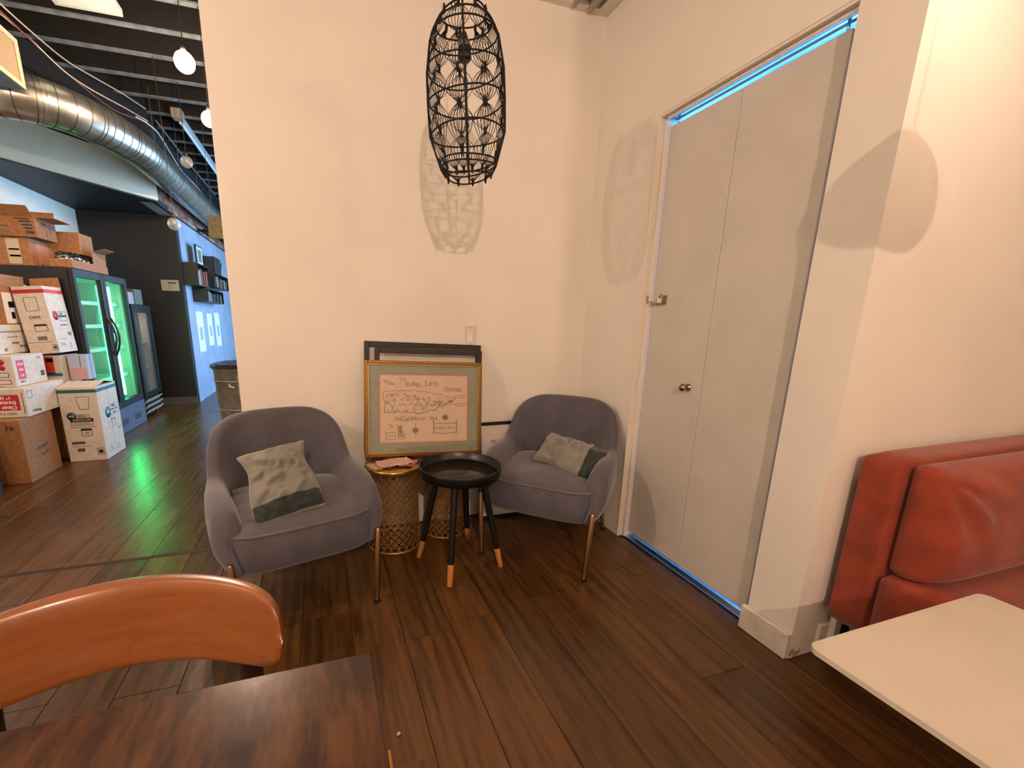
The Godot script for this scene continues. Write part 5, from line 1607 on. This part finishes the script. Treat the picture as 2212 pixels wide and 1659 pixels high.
	globe_bulb(Vector3(-1.139, 2.635, -5.21), "unlit clear globe bulb in front of the ceiling cables", false, 0.576)
	globe_bulb(Vector3(-1.214, 1.992, -4.81), "unlit clear globe bulb hanging low in front of the black wall corner", false, 1.22)
	t = thing("hanging_sign", "olive brown board hanging at the partition edge", "sign", Vector3(-0.895, 2.115, -5.61))
	s = st(); bb(s, -0.20, 0.20, -0.115, 0.115, -0.012, 0.012, 0.003); obj("board", s, mottled(Color(0.26, 0.22, 0.09), Color(0.36, 0.31, 0.14), 0.6, 0.015, 4.0, 171), t)
	for xx in [-0.15, 0.15]:
		s = st(); tube(s, [Vector3(xx, 0.115, 0), Vector3(xx, 1.2, 0)], 0.002, 5); obj("wire", s, mat(Color(0.2, 0.2, 0.2), 0.5), t)

func build_long_wall():
	var dk = mat(Color(0.06, 0.055, 0.055), 0.45)
	var cols = [[Color(0.05, 0.05, 0.05), "black"], [Color(0.10, 0.20, 0.20), "dark teal"], [Color(0.62, 0.60, 0.54), "cream"], [Color(0.50, 0.18, 0.08), "rust orange"], [Color(0.32, 0.34, 0.30), "grey green"], [Color(0.12, 0.14, 0.20), "navy"]]
	var specs = [["upper", -7.35, -6.70, 1.57, 1.86], ["lower", -8.20, -7.02, 1.37, 1.56], ["far", -8.78, -7.66, 1.61, 1.83]]
	for q in specs:
		var t = thing("wall_shelf", "dark box shelf of books, the %s one on the long wall" % q[0], "shelf", Vector3(-1.66, q[3], (q[1] + q[2]) / 2), 0.0, "box shelves on the long wall")
		var L = q[2] - q[1]
		var H = q[4] - q[3]
		var s = st(); bb(s, 0, 0.17, 0, 0.012, -L / 2, L / 2); obj("bottom_board", s, dk, t)
		s = st(); bb(s, 0, 0.17, H - 0.012, H, -L / 2, L / 2); obj("top_board", s, dk, t)
		for e in [-1.0, 1.0]:
			s = st(); bb(s, 0, 0.17, 0.012, H - 0.012, e * (L / 2 - 0.006) - 0.006, e * (L / 2 - 0.006) + 0.006); obj("end_board", s, dk, t)
		var z = q[2] - 0.016
		while z > q[1] + 0.09:
			var w = rng.randf_range(0.028, 0.07)
			var h = rng.randf_range(0.62, 0.93) * (H - 0.03)
			var c = cols[rng.randi() % 6]
			s = st(); bb(s, 0.02, 0.02 + rng.randf_range(0.115, 0.145), 0, h, -w, 0, 0.002)
			var b = obj("book", s, mat(c[0], 0.5)); b.position = Vector3(-1.66, q[3] + 0.0125, z)
			tag(b, "%s book on the %s box shelf of the long wall" % [c[1], q[0]], "book", "%s books on the %s box shelf" % [c[1], q[0]])
			z -= w + 0.001 + (0.05 if rng.randf() < 0.12 else 0.0)
	var t = thing("framed_print", "framed black and white print standing on the upper box shelf", "framed print", Vector3(-1.56, 1.861, -7.17))
	var s = st(); bb(s, -0.012, 0.012, 0, 0.27, -0.16, 0.16, 0.003); obj("frame", s, dk, t)
	s = st(); bb(s, 0.012, 0.0135, 0.02, 0.25, -0.14, 0.14); obj("mat_board", s, mat(Color(0.72, 0.72, 0.70), 0.6), t)
	s = st(); bb(s, 0.0135, 0.0145, 0.05, 0.21, -0.085, 0.085); obj("print", s, mottled(Color(0.12, 0.12, 0.12), Color(0.55, 0.55, 0.53), 0.6, 0.06, 6.0, 181), t)
	s = st(); bb(s, -0.08, 0.08, 0, 0.25, -0.20, 0.20, 0.004)
	tag(obj("storage_box", s, mat(Color(0.05, 0.045, 0.04), 0.5)), "dark brown box standing on the far box shelf", "box").position = Vector3(-1.575, 1.8305, -8.06)
	s = st(); tube(s, [Vector3(0, 0, 0), Vector3(0.01, 0.10, 0.01), Vector3(0.06, 0.19, 0.05)], [0.02, 0.03, 0.004], 7); tube(s, [Vector3(0, 0, 0), Vector3(0.0, 0.12, -0.03), Vector3(0.03, 0.24, -0.09)], [0.02, 0.028, 0.004], 7)
	tag(obj("green_leaf_plant", s, mat(Color(0.05, 0.40, 0.14), 0.5)), "small bright green leafy plant on the far box shelf", "plant").position = Vector3(-1.56, 1.8305, -8.45)
	for q in [[-7.38, -7.02, 0.66, 1.24, "near the black wall corner"], [-7.95, -7.62, 0.72, 1.22, "between two other posters"], [-8.50, -8.14, 0.68, 1.24, "below the far box shelf"]]:
		t = thing("poster", "white poster in a thin frame %s on the long wall" % q[4], "poster", Vector3(-1.66, q[2], (q[0] + q[1]) / 2), 0.0, "posters on the long wall")
		var L = q[1] - q[0]
		var H = q[3] - q[2]
		s = st(); bb(s, 0, 0.012, 0, H, -L / 2, L / 2, 0.002); obj("frame", s, mat(Color(0.78, 0.80, 0.82), 0.4), t)
		s = st(); bb(s, 0.012, 0.013, 0.03, H - 0.03, -L / 2 + 0.03, L / 2 - 0.03); obj("sheet", s, mat(Color(0.86, 0.88, 0.90), 0.5), t)
		s = st(); bb(s, 0.013, 0.0135, H * 0.3, H * 0.62, -L / 4, L / 4); obj("print", s, mottled(Color(0.45, 0.52, 0.58), Color(0.7, 0.75, 0.8), 0.5, 0.05, 5.0, 191), t)
	t = thing("track_spotlight", "small black spotlight clamped below the brick band", "spotlight", Vector3(-1.645, 2.43, -7.75))
	s = st(); bb(s, 0, 0.03, -0.02, 0.02, -0.03, 0.03, 0.004); obj("clamp", s, dk, t)
	s = st(); tube(s, [Vector3(0.03, 0, 0), Vector3(0.07, -0.015, 0.02), Vector3(0.16, -0.05, -0.02)], [0.012, 0.035, 0.045], 14); obj("lamp_head", s, dk, t)
